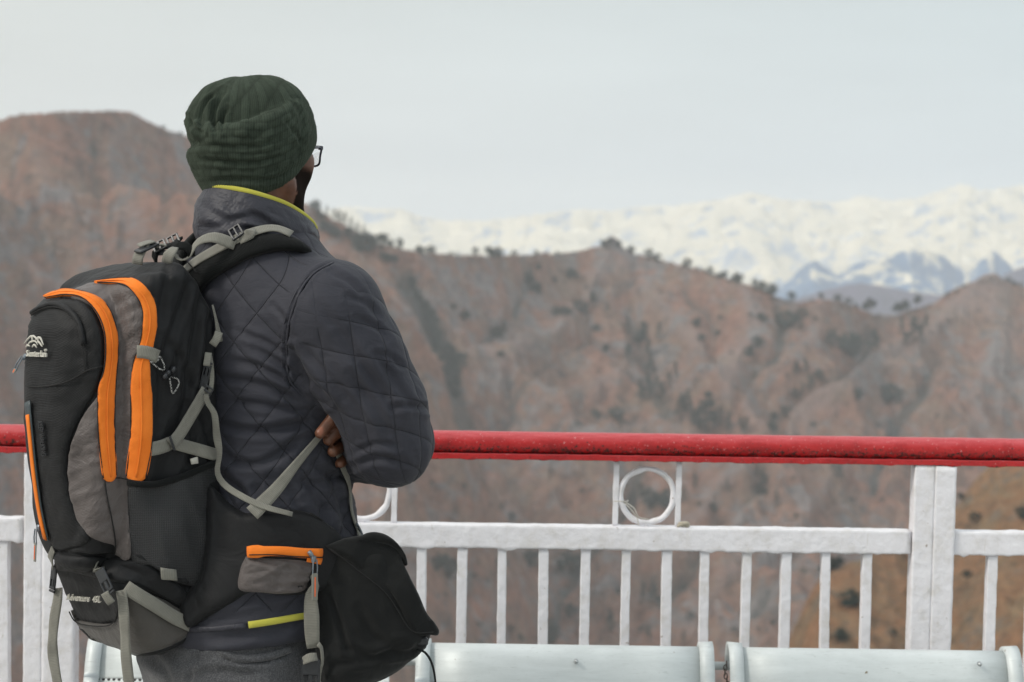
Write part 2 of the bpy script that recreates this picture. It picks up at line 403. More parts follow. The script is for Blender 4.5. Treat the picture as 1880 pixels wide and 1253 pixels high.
M_near = mat_hill('tawny_hillside', (.25, .175, .105), (.30, .165, .09), (.21, .18, .145), (.05, .055, .045), 2.6, .25)
T2, Y2 = np.meshgrid(np.concatenate([np.linspace(-.05, .34, 300), np.linspace(.345, .95, 80)]), np.concatenate([np.linspace(250, 520, 180), np.linspace(524, 800, 40)]), indexing='ij')
Zn = near_h(T2, Y2)
o = grid_mesh('near_hillside', T2 * Y2, Y2, np.maximum(Zn, -356), M_near); tag(o, kind='structure')

# --- far ranges
def range_mesh(name, e, Yc, T0, T1, n, base, mat, sd, relief, slope=.42, rough=.0015, m=120, mul=900):
    def h(t, Y):
        X = t * Y; er = e(t) + (fbm(np.stack([t * mul, t * 0], -1), 4, sd) - .5) * rough
        zc = CAMZ + Yc * er
        s = Yc / 6000
        z = zc - np.where(Y < Yc, (Yc - Y) * slope, (Y - Yc) * .8) + np.clip(np.abs(Y - Yc) / (90 * s), 0, 1) * ((ridged(np.stack([X / (420 * s) + Y / (900 * s), Y / (300 * s)], -1), 6, sd + 3) - .62) * relief)
        return np.maximum(np.minimum(z, CAMZ + Y * (er - .0002)), base)
    t, y = np.meshgrid(np.linspace(T0, T1, n), np.concatenate([np.linspace(Yc - (relief + 250) / slope * .9, Yc, m), np.linspace(Yc * 1.004, Yc * 1.2, 20)]), indexing='ij')
    o = grid_mesh(name, t * y, y, h(t, y), mat); tag(o, kind='structure'); return o
def mat_snow(name, snow_lo, snow_hi, hazed_rock, scale):
    m, N, L, b = new_mat(name); co = ncoord(N, L); g = N.new('ShaderNodeNewGeometry')
    n1 = nnoise(N, L, co, scale, 7, .62, .4); s = nsep(N, L, g.outputs['Normal']); z = nsep(N, L, g.outputs['Position'])[2]
    f = nmath(N, L, 'ADD', n1, nmath(N, L, 'MULTIPLY', nmath(N, L, 'SUBTRACT', s[2], .75), .5))
    hgt = N.new('ShaderNodeMapRange'); L.new(z, hgt.inputs[0]); hgt.inputs[1].default_value = snow_lo; hgt.inputs[2].default_value = snow_hi
    hgt.inputs[3].default_value = -.20; hgt.inputs[4].default_value = .10
    f = nmath(N, L, 'ADD', f, hgt.outputs[0])
    c = nramp(N, L, f, [(.40, hazed_rock), (.56, (.97, .90, .72))])
    L.new(c, b.inputs['Base Color']); b.inputs['Roughness'].default_value = .9; b.inputs['Specular IOR Level'].default_value = .1
    nbump(N, L, b, n1, 1.0, 60)
    return m
snow_e = sil([(-900, 430), (0, 420), (400, 405), (560, 390), (640, 378), (700, 383), (740, 384), (775, 398), (830, 405), (900, 404), (960, 396), (1010, 390), (1060, 384), (1120, 388), (1160, 382), (1200, 376), (1240, 378),
    (1280, 371), (1320, 367), (1345, 360), (1378, 352), (1410, 360), (1440, 366), (1500, 369), (1540, 371), (1575, 360), (1600, 362), (1640, 368), (1690, 362), (1725, 350), (1765, 337), (1800, 350), (1840, 345), (1880, 340), (2000, 320), (2200, 345), (2800, 330)])
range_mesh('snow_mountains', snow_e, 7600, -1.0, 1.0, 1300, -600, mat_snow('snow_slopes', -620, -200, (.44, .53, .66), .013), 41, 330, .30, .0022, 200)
blue_e = sil([(600, 700), (1200, 640), (1380, 560), (1430, 527), (1460, 503), (1492, 474), (1515, 492), (1540, 500), (1575, 480), (1610, 476), (1640, 468), (1672, 452), (1700, 458), (1730, 466), (1755, 490), (1775, 505), (1800, 478),
    (1822, 456), (1845, 476), (1866, 500), (1900, 520), (1990, 470), (2100, 500), (2800, 480)])
range_mesh('blue_mountains', blue_e, 5600, .02, .95, 700, -520, mat_snow('half_snowed_slopes', -360, 150, (.10, .22, .40), .014), 61, 200, .40, .0016, 110, 700)  # blue of shadowed, distant peaks is painted into the rock colour
purple_e = sil([(900, 760), (1300, 620), (1430, 560), (1500, 536), (1540, 526), (1575, 519), (1620, 524), (1660, 533), (1700, 539), (1745, 543), (1800, 530), (1850, 500), (1880, 490), (1960, 470), (2100, 480), (2800, 500)])
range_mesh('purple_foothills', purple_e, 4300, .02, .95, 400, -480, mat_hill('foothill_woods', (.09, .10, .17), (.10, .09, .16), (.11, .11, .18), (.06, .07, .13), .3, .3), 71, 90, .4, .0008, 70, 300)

# --- valley floor out to the horizon
M_ground = mat_hill('valley_scrub', (.26, .2, .15), (.27, .18, .13), (.26, .26, .26), (.08, .09, .08), .4, .3)
n = 64; rr = [0, 300, 900, 2500, 5000, 7500, 9600]
v = [(0, 0, -358)]; f = []
for r in rr[1:]:
    for k in range(n): v.append((r * math.cos(2 * math.pi * k / n), r * math.sin(2 * math.pi * k / n), -358 - (r > 2600) * 230))
for k in range(n): f.append((0, 1 + k, 1 + (k + 1) % n))
for j in range(len(rr) - 2):
    for k in range(n): f.append((1 + j * n + k, 1 + (j + 1) * n + k, 1 + (j + 1) * n + (k + 1) % n, 1 + j * n + (k + 1) % n))
o = mesh('ground', v, f, M_ground); tag(o, kind='structure')
# slope under the terrace (out of frame, but what stands below it)
tx, ty = np.meshgrid(np.linspace(-60, 60, 80), np.linspace(5.2, 240, 110), indexing='ij')
tz = -1.2 - (ty - 5.2) * .9 + (fbm(np.stack([tx / 9, ty / 9], -1), 4, 77) - .5) * 3 * sstep(5, 12, ty)
o = grid_mesh('terrace_slope', tx * (1 + ty / 60), ty, tz, M_near); tag(o, kind='structure')

# ------------------------------------------------------------------ trees
def leafm():
    m, N, L, b = new_mat('pine_needles'); co = ncoord(N, L)
    c = nramp(N, L, nnoise(N, L, co, .8, 4), [(.3, (.010, .024, .022)), (.7, (.026, .046, .036))])
    L.new(c, b.inputs['Base Color']); b.inputs['Roughness'].default_value = .8; b.inputs['Specular IOR Level'].default_value = .2
    return m
M_leaf = leafm(); M_bark = mat_plain('bark', (.12, .09, .07), .9, bscale=3)
def crown_geo(rng, h, r, kind):
    """clumps of leaf-sized faces on a conical / umbrella / shrubby volume"""
    V = []; Fc = []; k = 0
    ncl = 46 if kind != 'bush' else 26
    for c in range(ncl):
        if kind == 'cone':
            t = rng.random() ** .8; z = h * (.16 + .82 * t); rad_ = r * (1 - t) ** .75 * (.55 + .5 * rng.random())
        elif kind == 'flat':
            t = rng.random(); z = h * (.45 + .5 * t); rad_ = r * math.sqrt(max(.05, 1 - (2 * t - .8) ** 2)) * (.4 + .7 * rng.random())
        else:
            t = rng.random(); z = h * (.1 + .8 * t); rad_ = r * math.sqrt(max(.05, 1 - (2 * t - 1) ** 2)) * (.3 + .8 * rng.random())
        a = rng.random() * 6.283; cx, cy = rad_ * math.cos(a), rad_ * math.sin(a)
        s = r * (.34 if kind != 'cone' else .30) * (.6 + .7 * rng.random())
        for q in range(16):
            d = np.array([rng.gauss(0, 1), rng.gauss(0, 1), rng.gauss(0, .7)]); d = d / (np.linalg.norm(d) + 1e-9) * s * rng.random() ** .4
            o_ = np.array([cx, cy, z]) + d
            u = np.array([rng.gauss(0, 1), rng.gauss(0, 1), rng.gauss(0, 1)]); u /= np.linalg.norm(u)
            w_ = np.cross(u, [rng.gauss(0, 1), rng.gauss(0, 1), rng.gauss(0, 1)]); w_ /= np.linalg.norm(w_) + 1e-9
            l = s * .42 * (.6 + .8 * rng.random())
            V += [o_ - u * l, o_ + w_ * l * .6, o_ + u * l, o_ - w_ * l * .6]; Fc.append((k, k + 1, k + 2, k + 3)); k += 4
    return V, Fc
PROTO = {}
for kind, hh, r_ in (('cone', 18, 4.2), ('flat', 14, 5.2), ('bush', 7, 4.6)):
    for q in range(3):
        rng = random.Random(hash((kind, q)) % 1000 if False else {'cone': 1, 'flat': 20, 'bush': 40}[kind] + q)
        V, Fc = crown_geo(rng, hh, r_ * (.85 + .15 * q), kind)
        cm = mesh('crown', V, np.array(Fc), M_leaf, smooth=False)
        tb = MB().tube([(0, 0, -1.5), (.1, 0, hh * .4), (-.1, .1, hh * .9)], [hh * .024, hh * .018, hh * .006], 7, 8)
        for lim in range(5):
            a = rng.random() * 6.28; z0 = hh * (.3 + .12 * lim)
            tb.tube([(0, 0, z0), (math.cos(a) * r_ * .5, math.sin(a) * r_ * .5, z0 + hh * .08)], [hh * .009, hh * .003], 5, 3)
        tm = tb.build('trunk', M_bark)
        PROTO[(kind, q)] = (cm, tm, hh)
for (cm, tm, hh) in PROTO.values():
    COL.objects.unlink(cm); COL.objects.unlink(tm)
def ground_hit(px, py, hf, y0, y1):
    d = rays([(px, py)])[0]; Ys = np.linspace(y0, y1, 1400)
    if hf is main_h: g = np.interp(Ys, yy, Zm[int(np.clip(np.searchsorted(ta, d[0]), 0, len(ta) - 1))])
    else: g = hf(np.full(len(Ys), d[0]), Ys)
    z = CAMZ + d[2] * Ys
    k = np.where(z <= g)[0]
    if len(k) == 0: return None
    Y = Ys[k[0]]; return np.array([d[0] * Y, Y, g[k[0]]])
_tc = [0]
def tree(px, py, hpx, kind, label, group, hf=main_h, y0=840, y1=1900, name='pine_tree', drop=0):
    p = ground_hit(px, py, hf, y0, y1); t_ = 0
    while p is None and t_ < 12: py += 3; t_ += 1; p = ground_hit(px, py, hf, y0, y1)
    if p is None: return
    _tc[0] += 1; cm, tm, hh = PROTO[(kind, _tc[0] % 3)]
    s = hpx * (.82 if py < 600 else .95) / F * p[1] / hh
    r = bpy.data.objects.new(name, None); COL.objects.link(r); r.location = p; r.rotation_euler = (0, 0, _tc[0] * 2.4)
    wd = 1 + .25 * math.sin(_tc[0] * 1.7); r.scale = (s * wd, s * wd, s)
    tag(r, label, 'shrub' if kind == 'bush' else 'tree', group)
    for q, nm in ((cm, 'crown'), (tm, 'trunk')):
        c = bpy.data.objects.new(nm, q.data); COL.objects.link(c); c.parent = r
ORD = ['leftmost', 'second', 'third', 'fourth', 'fifth', 'sixth', 'seventh', 'eighth', 'ninth', 'tenth', 'eleventh', 'twelfth', 'thirteenth', 'fourteenth', 'fifteenth', 'sixteenth']
def row(lst, kind, noun, where, group, **kw):
    """one label each: its place in its own small cluster, counted from the left"""
    lst = sorted(lst)
    for i, (x, y, h) in enumerate(lst):
        o_ = ORD[i] if i == 0 else ('rightmost' if i == len(lst) - 1 else ORD[i] + ' from left')
        k = kind if kind != 'mix' else ('cone' if h >= 26 else 'bush')
        tree(x, y, h, k, '%s %s %s' % (o_, noun, where), group, **kw)
row([(701, 444, 27), (716, 450, 15), (733, 452, 25), (772, 459, 17), (790, 462, 15)], 'bush', 'low dark tree', 'on the left part of the saddle skyline', 'skyline trees, left of the saddle')
row([(872, 470, 19), (900, 468, 22), (912, 468, 20), (945, 467, 12), (985, 466, 12)], 'bush', 'low dark tree', 'on the middle of the saddle skyline', 'skyline trees, middle of the saddle')
row([(1108, 452, 13), (1120, 450, 14), (1135, 453, 13), (1160, 465, 16), (1192, 474, 20), (1205, 476, 13)], 'bush', 'low dark tree', 'on top of the central brown knob', 'skyline trees on the central knob')
row([(1262, 490, 19), (1303, 502, 19), (1328, 508, 16), (1352, 516, 22), (1385, 527, 22), (1400, 532, 20), (1414, 537, 22), (1452, 551, 22)], 'bush', 'dark tree', 'along the skyline sloping down to the notch', 'skyline trees down to the notch')
row([(1508, 549, 13), (1537, 552, 13), (1557, 559, 15), (1572, 563, 12)], 'bush', 'small dark tree', 'on the hump left of the notch', 'trees on the hump by the notch')
row([(1588, 575, 20), (1597, 580, 38), (1648, 582, 30), (1661, 578, 32), (1685, 568, 32)], 'flat', 'dark flat-topped tree', 'on the skyline at the ridge notch', 'skyline trees at the notch')
row([(1850, 516, 11), (1862, 519, 11), (1875, 524, 11)], 'bush', 'tiny dark tree', 'on the right hand knoll at the frame edge', 'trees on the right knoll')
row([(576, 385, 20), (585, 398, 26), (600, 402, 28), (613, 408, 30), (622, 412, 30), (633, 420, 34), (645, 426, 32)], 'mix', 'dark tree', 'on the wooded crest just right of the collar', 'crest trees by the collar')
row([(656, 432, 28), (667, 438, 28), (678, 446, 24), (684, 466, 28), (700, 474, 26), (712, 484, 22), (724, 482, 18)], 'mix', 'dark tree', 'at the lower end of the wooded crest', 'crest trees, lower end')
row([(590, 412, 28), (598, 427, 26), (616, 436, 26), (640, 440, 28), (655, 452, 28), (668, 462, 28)], 'bush', 'dark tree', 'on the slope just under the wooded crest', 'trees under the wooded crest')
row([(300, 240, 10), (330, 252, 12)], 'bush', 'tiny dark tree', 'on the left ridge beside the hat', 'trees on the left ridge')
row([(988, 496, 15), (970, 520, 22), (985, 540, 24), (978, 528, 18), (1017, 520, 14), (1050, 512, 22)], 'mix', 'dark shrub', 'on the bare slope below the saddle', 'shrubs below the saddle')
row([(1090, 565, 32), (1062, 572, 24), (1078, 582, 32), (1085, 560, 28), (1115, 577, 26), (1020, 578, 20), (1032, 582, 22), (1042, 578, 18), (1095, 610, 16), (1112, 646, 16)], 'mix', 'dark tree', 'in the loose band below the central knob', 'trees below the central knob')
row([(833, 570, 14), (852, 590, 24), (925, 624, 36), (912, 620, 22), (920, 657, 14)], 'mix', 'dark tree', 'on the slope right of the wooded gully', 'trees right of the gully')
row([(1153, 622, 42), (1180, 612, 24), (1210, 628, 38), (1176, 628, 24), (1150, 664, 32), (1157, 655, 26), (1190, 664, 44), (1194, 690, 34)], 'mix', 'dark conifer', 'in the upright clump right of centre', 'upright clump right of centre')
row([(1095, 770, 20), (1130, 770, 22), (1140, 792, 34)], 'mix', 'dark tree', 'just above the pipe, over the ring', 'trees above the ring')
row([(1175, 745, 52), (1190, 735, 50), (1205, 730, 40), (1215, 745, 46), (1228, 715, 36), (1240, 700, 38)], 'cone', 'dark conifer', 'in the tall stand left of the tallest tree', 'tall stand, upper part')
row([(1250, 775, 54), (1262, 760, 46), (1270, 780, 40), (1280, 790, 44)], 'cone', 'dark conifer', 'touching the left side of the tallest tree', 'conifers by the tallest tree')
tree(1298, 795, 78, 'cone', 'tallest dark conifer, standing right of centre just above the red pipe', None)
row([(1325, 795, 40), (1338, 798, 46), (1360, 790, 26), (1370, 800, 36), (1418, 795, 22)], 'mix', 'dark tree', 'above the pipe, right of the tallest conifer', 'trees right of the tallest conifer')
row([(1521, 645, 40), (1530, 640, 36)], 'cone', 'dark tree', 'in the left pair below the ridge notch', 'left pair below the notch')
row([(1555, 652, 38), (1563, 655, 42), (1570, 645, 34)], 'bush', 'dark rounded tree', 'in the right hand trio below the notch', 'trio below the notch')
tree(1605, 652, 50, 'cone', 'narrow dark conifer alone between the clump and the notch', None)
row([(1635, 642, 12), (1655, 625, 46), (1662, 640, 30), (1678, 630, 50), (1690, 642, 50), (1700, 610, 36)], 'cone', 'slim dark conifer', 'straight below the notch, right hand group', 'slim conifers below the notch')
row([(1448, 600, 30), (1473, 585, 24)], 'bush', 'dark shrub', 'just under the dip in the skyline', 'shrubs under the dip')
row([(1279, 602, 20), (1287, 626, 14), (1322, 588, 10), (1317, 618, 12), (1400, 590, 18), (1390, 640, 24), (1375, 655, 20)], 'bush', 'small dark shrub', 'scattered under the descending skyline', 'shrubs under the skyline')
row([(1462, 690, 30), (1478, 690, 34), (1488, 720, 34), (1472, 735, 36), (1460, 740, 30), (1505, 702, 24), (1440, 765, 22), (1420, 772, 16)], 'mix', 'dark tree', 'in the diagonal line down the right slope', 'diagonal line of trees')
tree(1573, 737, 25, 'bush', 'round dark bush standing alone, left of a similar pair on the right slope', None, name='bush')
tree(1638, 740, 34, 'bush', 'round dark bush standing alone, right and larger of the pair', None, name='bush')
row([(690, 870, 22), (800, 1050, 34), (820, 1062, 44), (870, 1000, 17)], 'bush', 'dark tree', 'behind the railing bars nearest the bag', 'trees behind the bars by the bag')
row([(970, 1042, 32), (1047, 1050, 37), (1045, 1135, 27), (1010, 1180, 34)], 'bush', 'dark tree', 'behind the middle railing bars', 'trees behind the middle bars')
row([(1120, 1160, 44), (1180, 1120, 52), (1200, 1112, 42), (1190, 1180, 34), (1255, 1190, 34)], 'mix', 'dark tree', 'behind the bars below the ring', 'trees behind the bars below the ring')
row([(1195, 935, 40), (1220, 930, 31)], 'bush', 'dark tree', 'seen through the iron ring', 'trees through the ring')
row([(1275, 905, 41), (1255, 925, 34), (1335, 908, 27), (1310, 940, 17)], 'mix', 'dark tree', 'right beside the ring, under the pipe', 'trees beside the ring')
row([(1400, 905, 49), (1390, 880, 29), (1425, 935, 36)], 'mix', 'dark tree', 'under the pipe, between ring and post', 'trees between ring and post')
row([(1540, 885, 37), (1530, 868, 26), (1605, 920, 32)], 'mix', 'dark tree', 'under the pipe, just left of the post', 'trees left of the post')
row([(1545, 1178, 26), (1560, 1112, 30), (1540, 1030, 22), (1525, 1045, 24), (1515, 1052, 18), (1640, 1170, 16)], 'bush', 'green brown bush', 'on the tawny hill left of the post', 'bushes left of the post', hf=near_h, y0=255, y1=700, name='bush')
row([(1765, 900, 14), (1775, 1060, 14), (1790, 960, 20), (1878, 955, 26)], 'bush', 'green brown bush', 'on the tawny hill right of the post', 'bushes right of the post', hf=near_h, y0=255, y1=700, name='bush')

# dense wood in the gully, reads as one dark mass
def inpoly(x, y, poly):
    c = False; n = len(poly)
    for i in range(n):
        x1, y1 = poly[i]; x2, y2 = poly[(i + 1) % n]
        if (y1 > y) != (y2 > y) and x < (x2 - x1) * (y - y1) / (y2 - y1) + x1: c = not c
    return c
rng = random.Random(5); V = []; Fc = []; k = 0
poly = [(752, 508), (764, 524), (778, 552), (796, 575), (806, 600), (815, 632), (842, 650), (858, 655), (850, 680), (842, 700), (842, 728), (834, 738), (822, 715), (812, 680), (798, 650), (786, 610), (776, 575), (762, 545), (753, 524)]
pts = []
while len(pts) < 190:
    x, y = rng.uniform(745, 865), rng.uniform(500, 740)
    if inpoly(x, y, poly): pts.append((x, y, 8))
while len(pts) < 350:
    x, y = rng.uniform(560, 1880), rng.uniform(480, 1240)
    pts.append((x, y, rng.uniform(3, 7) * (1 + .6 * (y > 800))))
for _ in range(150):
    x = rng.uniform(600, 1880); e_ = float(np.interp(rays([(x, 500)])[0, 0], ta, [0] * len(ta))) if False else 0
    yr_ = float(to_px_t(np.array([[rays([(x, 500)])[0, 0] * 1500, 1500, CAMZ + 1500 * float(ridge_e(rays([(x, 500)])[0, 0]))]]))[0, 1])
    pts.append((x, yr_ + rng.uniform(-1, 9), rng.uniform(2, 5.5)))
def mass(name, pts, label, cat):
    V = []; Fc = []; k = 0
    for (x, y, h) in pts:
        p = ground_hit(x, y + 4, main_h, 840, 1900)
        if p is None: continue
        s = h / F * p[1] / 7 * 1.3
        g, q = crown_geo(random.Random(k), 7, 4.6, 'bush'); q = q[::2]
        for fc in q:
            for i_ in fc: V.append(p + np.array(g[i_]) * s)
            Fc.append((k, k + 1, k + 2, k + 3)); k += 4
    o = mesh(name, V, np.array(Fc), M_leaf, smooth=False); tag(o, label, cat, kind='stuff')
mass('gully_wood', pts[:190], 'dense dark green wood filling the gully right of the man', 'wood')
mass('scrub', pts[190:], 'sparse dark scrub dotted over the hillside', 'scrub')

# ------------------------------------------------------------------ haze over the whole valley
m = bpy.data.materials.new('haze'); m.use_nodes = True; N = m.node_tree.nodes; L = m.node_tree.links; N.clear()
o_ = N.new('ShaderNodeOutputMaterial'); pv = N.new('ShaderNodeVolumePrincipled')
pv.inputs['Color'].default_value = (.93, .97, 1, 1); pv.inputs['Density'].default_value = HAZE_D
pv.inputs['Anisotropy'].default_value = .0
L.new(pv.outputs[0], o_.inputs['Volume'])
hb = MB().box((0, 0, -190), (19400, 19400, 830)).build('haze', m); tag(hb, 'pale bluish haze hanging over the valley and the far ranges', 'haze', kind='stuff')
# ================================================================== TERRACE, RAILING, BENCH
def mat_white_paint():
    m, N, L, b = new_mat('thick_white_paint'); co = ncoord(N, L)
    n = nnoise(N, L, co, 26, 6, .65)
    c = nramp(N, L, n, [(.28, (.66, .64, .63)), (.5, (.78, .77, .80)), (.75, (.84, .835, .87))])
    st = nnoise(N, L, ncoord(N, L, 'Object', (30, 30, 6)), 3, 6, .75, .5)
    c = nmix(N, L, nramp(N, L, st, [(.62, (0, 0, 0)), (.74, (1, 1, 1))]), c, (.50, .46, .40))
    ch = nnoise(N, L, co, 75, 3, .5)
    c = nmix(N, L, nramp(N, L, ch, [(.73, (0, 0, 0)), (.76, (1, 1, 1))]), c, (.28, .22, .18))
    L.new(c, b.inputs['Base Color']); b.inputs['Roughness'].default_value = .42; b.inputs['Specular IOR Level'].default_value = .4
    v = N.new('ShaderNodeTexVoronoi'); v.inputs['Scale'].default_value = 60; L.new(co, v.inputs['Vector'])
    h = nmath(N, L, 'ADD', nnoise(N, L, co, 45, 6, .7, .4), nmath(N, L, 'MULTIPLY', v.outputs['Distance'], .35))
    nbump(N, L, b, h, .6, .004)
    return m
def mat_red_paint():
    m, N, L, b = new_mat('chipped_red_paint'); co = ncoord(N, L)
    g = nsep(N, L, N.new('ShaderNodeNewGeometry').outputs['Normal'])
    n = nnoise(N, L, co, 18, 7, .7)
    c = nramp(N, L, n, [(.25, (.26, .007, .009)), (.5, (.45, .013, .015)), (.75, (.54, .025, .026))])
    # paler red on upward faces, dark chips thicker on the underside
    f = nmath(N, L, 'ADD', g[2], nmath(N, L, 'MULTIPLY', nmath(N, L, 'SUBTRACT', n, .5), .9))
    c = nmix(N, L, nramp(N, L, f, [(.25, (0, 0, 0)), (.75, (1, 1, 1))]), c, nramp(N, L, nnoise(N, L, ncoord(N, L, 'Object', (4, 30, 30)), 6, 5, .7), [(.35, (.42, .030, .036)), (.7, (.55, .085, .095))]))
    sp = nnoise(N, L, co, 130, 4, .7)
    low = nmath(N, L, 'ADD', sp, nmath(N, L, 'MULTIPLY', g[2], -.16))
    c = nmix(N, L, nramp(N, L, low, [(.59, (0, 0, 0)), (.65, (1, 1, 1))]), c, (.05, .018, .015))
    c = nmix(N, L, nramp(N, L, nnoise(N, L, co, 210, 3, .6), [(.66, (0, 0, 0)), (.70, (1, 1, 1))]), c, (.55, .28, .28))
    L.new(c, b.inputs['Base Color']); b.inputs['Roughness'].default_value = .30
    nbump(N, L, b, nnoise(N, L, co, 120, 5, .7), .6, .003)
    return m
M_white, M_red = mat_white_paint(), mat_red_paint()
RY = 4.15                                       # railing plane
def rx(px, py=985): return float(P(px, py, RY)[0])
def rz(py, px=940): return float(P(px, py, RY)[2])
def paint_bar(x0, x1, y0, y1, z0, z1, amp=.0012, seed=0, drip=0.0, step=.012, lean=0.0):
    """box with thick uneven paint: subdivided, softly lumpy"""
    L3 = (x1 - x0, y1 - y0, z1 - z0); ax = int(np.argmax(L3)); n = max(8, int(L3[ax] / step))
    o2 = [i for i in range(3) if i != ax]; lo = np.array([x0, y0, z0]); hi = np.array([x1, y1, z1])
    prof = []
    for (sa, sb) in ((0, 0), (1, 0), (1, 1), (0, 1)):
        nx = ((1, 0), (0, 1), (-1, 0), (0, -1))[len(prof) // 5]
        for t in (.04, .12, .5, .88, .96): prof.append((sa + nx[0] * t, sb + nx[1] * t))
    prof = np.array(prof); k = len(prof); V = []
    for i in range(n + 1):
        c = np.zeros((k, 3)); c[:, ax] = lo[ax] + L3[ax] * i / n
        c[:, o2[0]] = lo[o2[0]] + L3[o2[0]] * prof[:, 0]; c[:, o2[1]] = lo[o2[1]] + L3[o2[1]] * prof[:, 1]
        V.append(c)
    V = np.vstack(V); cen = (lo + hi) / 2
    d = V - cen; d[:, ax] = 0; d /= np.linalg.norm(d, axis=1)[:, None] + 1e-9
    V = V + d * ((fbm(V * 55 + seed * 3.1, 3, seed) - .45) * amp * 4)[:, None]
    if drip:
        e = np.clip(fbm(V * np.array([60, 5, 5]) + 5.5, 2, seed + 3) - .55, 0, 1) * drip * 12
        V[:, 2] -= np.where(V[:, 2] < z0 + L3[2] * .12, e, 0)
        V[:, 2] += np.where(V[:, 2] > z1 - L3[2] * .12, np.clip(fbm(V * np.array([45, 5, 5]) + 9.5, 2, seed + 4) - .6, 0, 1) * drip * 7, 0)
    if lean: V[:, 0] += (V[:, 2] - cen[2]) * lean
    f = []
    for i in range(n):
        for q in range(k): f.append((i * k + q, (i + 1) * k + q, (i + 1) * k + (q + 1) % k, i * k + (q + 1) % k))
    f += [tuple(range(k)), tuple(n * k + q for q in range(k))[::-1]]
    if ax == 1: f = [t[::-1] for t in f]
    return V, f
rail = empty('railing', 'white painted iron railing with a chipped red pipe on top, at the terrace edge', 'railing', (rx(940), RY, 0))
X0, X1 = -3.6, 3.6
zt0, zt1 = rz(842), rz(792)
# red pipe and the flat strip under it
zr_ = (rz(792) + rz(833)) / 2; R_ = (rz(792) - rz(833)) / 2
p = np.stack([np.linspace(X0, X1, 420), np.full(420, RY - .004), np.full(420, zr_)], 1)
mb = MB(); mb.tube(p, R_, 20); V = mb.v[0]
V[:, 1:] += (V[:, 1:] - np.array([RY, zr_])) * ((fbm(V * 70, 3, 3) - .5) * .07 * (1 + 1.5 * (V[:, 2] < zr_)))[:, None]
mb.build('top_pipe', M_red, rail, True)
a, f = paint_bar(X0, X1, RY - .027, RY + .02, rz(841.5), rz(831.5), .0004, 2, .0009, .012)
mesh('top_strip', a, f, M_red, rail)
zm0, zm1 = rz(1005), rz(963)
Lp, Rp = (47, 141), (1670, 1746)
span = 1710 - 95
segs = []
posts = [(95 - span - 40, 95 - span + 40), Lp, Rp, (1710 + span - 40, 1710 + span + 40)]
for i, (a, b_) in enumerate(posts):
    mid_ = a + (b_ - a) * (.36 if i == 1 else .49)
    po = None
    v1, f1 = paint_bar(rx(a), rx(mid_ - .1), RY - .0245, RY + .022, .02, rz(841.5), .0006, 11 + i, lean=.006)
    v2, f2 = paint_bar(rx(mid_ + .1), rx(b_), RY - .026, RY + .022, .02, rz(843), .0006, 17 + i, lean=.006)
    po = MB().add(v1, f1).add(v2, f2).build('post', M_white, rail, True)
    if i: segs.append((posts[i - 1][1], a))
for i, (a, b_) in enumerate(segs):
    v1, f1 = paint_bar(rx(a) + .001, rx(b_) - .001, RY - .019, RY + .019, zm0, zm1, .0007, 21 + i, .0016)
    mesh('middle_rail', v1, f1, M_white, rail)
    v1, f1 = paint_bar(rx(a) + .001, rx(b_) - .001, RY - .019, RY + .019, .12, .165, .0010, 31 + i, .002)
    mesh('bottom_rail', v1, f1, M_white, rail)
bal = [775, 848, 923, 1000, 1075, 1149, 1226, 1295, 1370, 1443, 1518, 1592, 1820, 1895, 1970, 2045, 2120, 2195, 10, -64, -138, -212, -286, 180, 254, 330, 404, 478, 552, 628, 702]
for i, px in enumerate(bal):
    wpx = 8.5 + .7 * math.sin(i * 2.3)
    v1, f1 = paint_bar(rx(px - wpx), rx(px + wpx), RY - .0125, RY + .0125, .1655, zm0 - .0005, .0007, 40 + i, lean=.006 * math.sin(i * 1.7))
    mesh('baluster', v1, f1, M_white, rail)
# ring ornaments between two rods
for i, cx in enumerate([146 - 521, 667, 1188, 667 + 521 * 3]):
    if cx > 1800: cx = 2230
    rr_ = 49 / F * RY; tr = 5.4 / F * RY; cz = rz(907); xc = rx(cx, 907)
    a = np.linspace(0, 2 * math.pi, 64, endpoint=False)
    ring = np.stack([xc + rr_ * np.cos(a) * 1.0, np.full(64, RY), cz + rr_ * np.sin(a) * 1.02], 1)
    mb = MB().tube(ring, tr, 10, closed=True); V = mb.v[0]; V += (np.array([fbm(V * 60, 2, 5), fbm(V * 60 + 9, 2, 6), fbm(V * 60, 2, 7)]).T - .5) * .004
    mb.box((xc, RY, cz - rr_ - .006), (.008, .01, .012), bev=.002)
    mb.build('ring', M_white, rail, True)
    for sx in (-1, 1):
        v1, f1 = paint_bar(xc + sx * .0685 - .0058, xc + sx * .0685 + .0058, RY - .006, RY + .006, zm1 - .002, rz(843), .0009, 80 + i * 2 + sx, lean=.01)
        mesh('rod', v1, f1, M_white, rail)
adopt(rail)
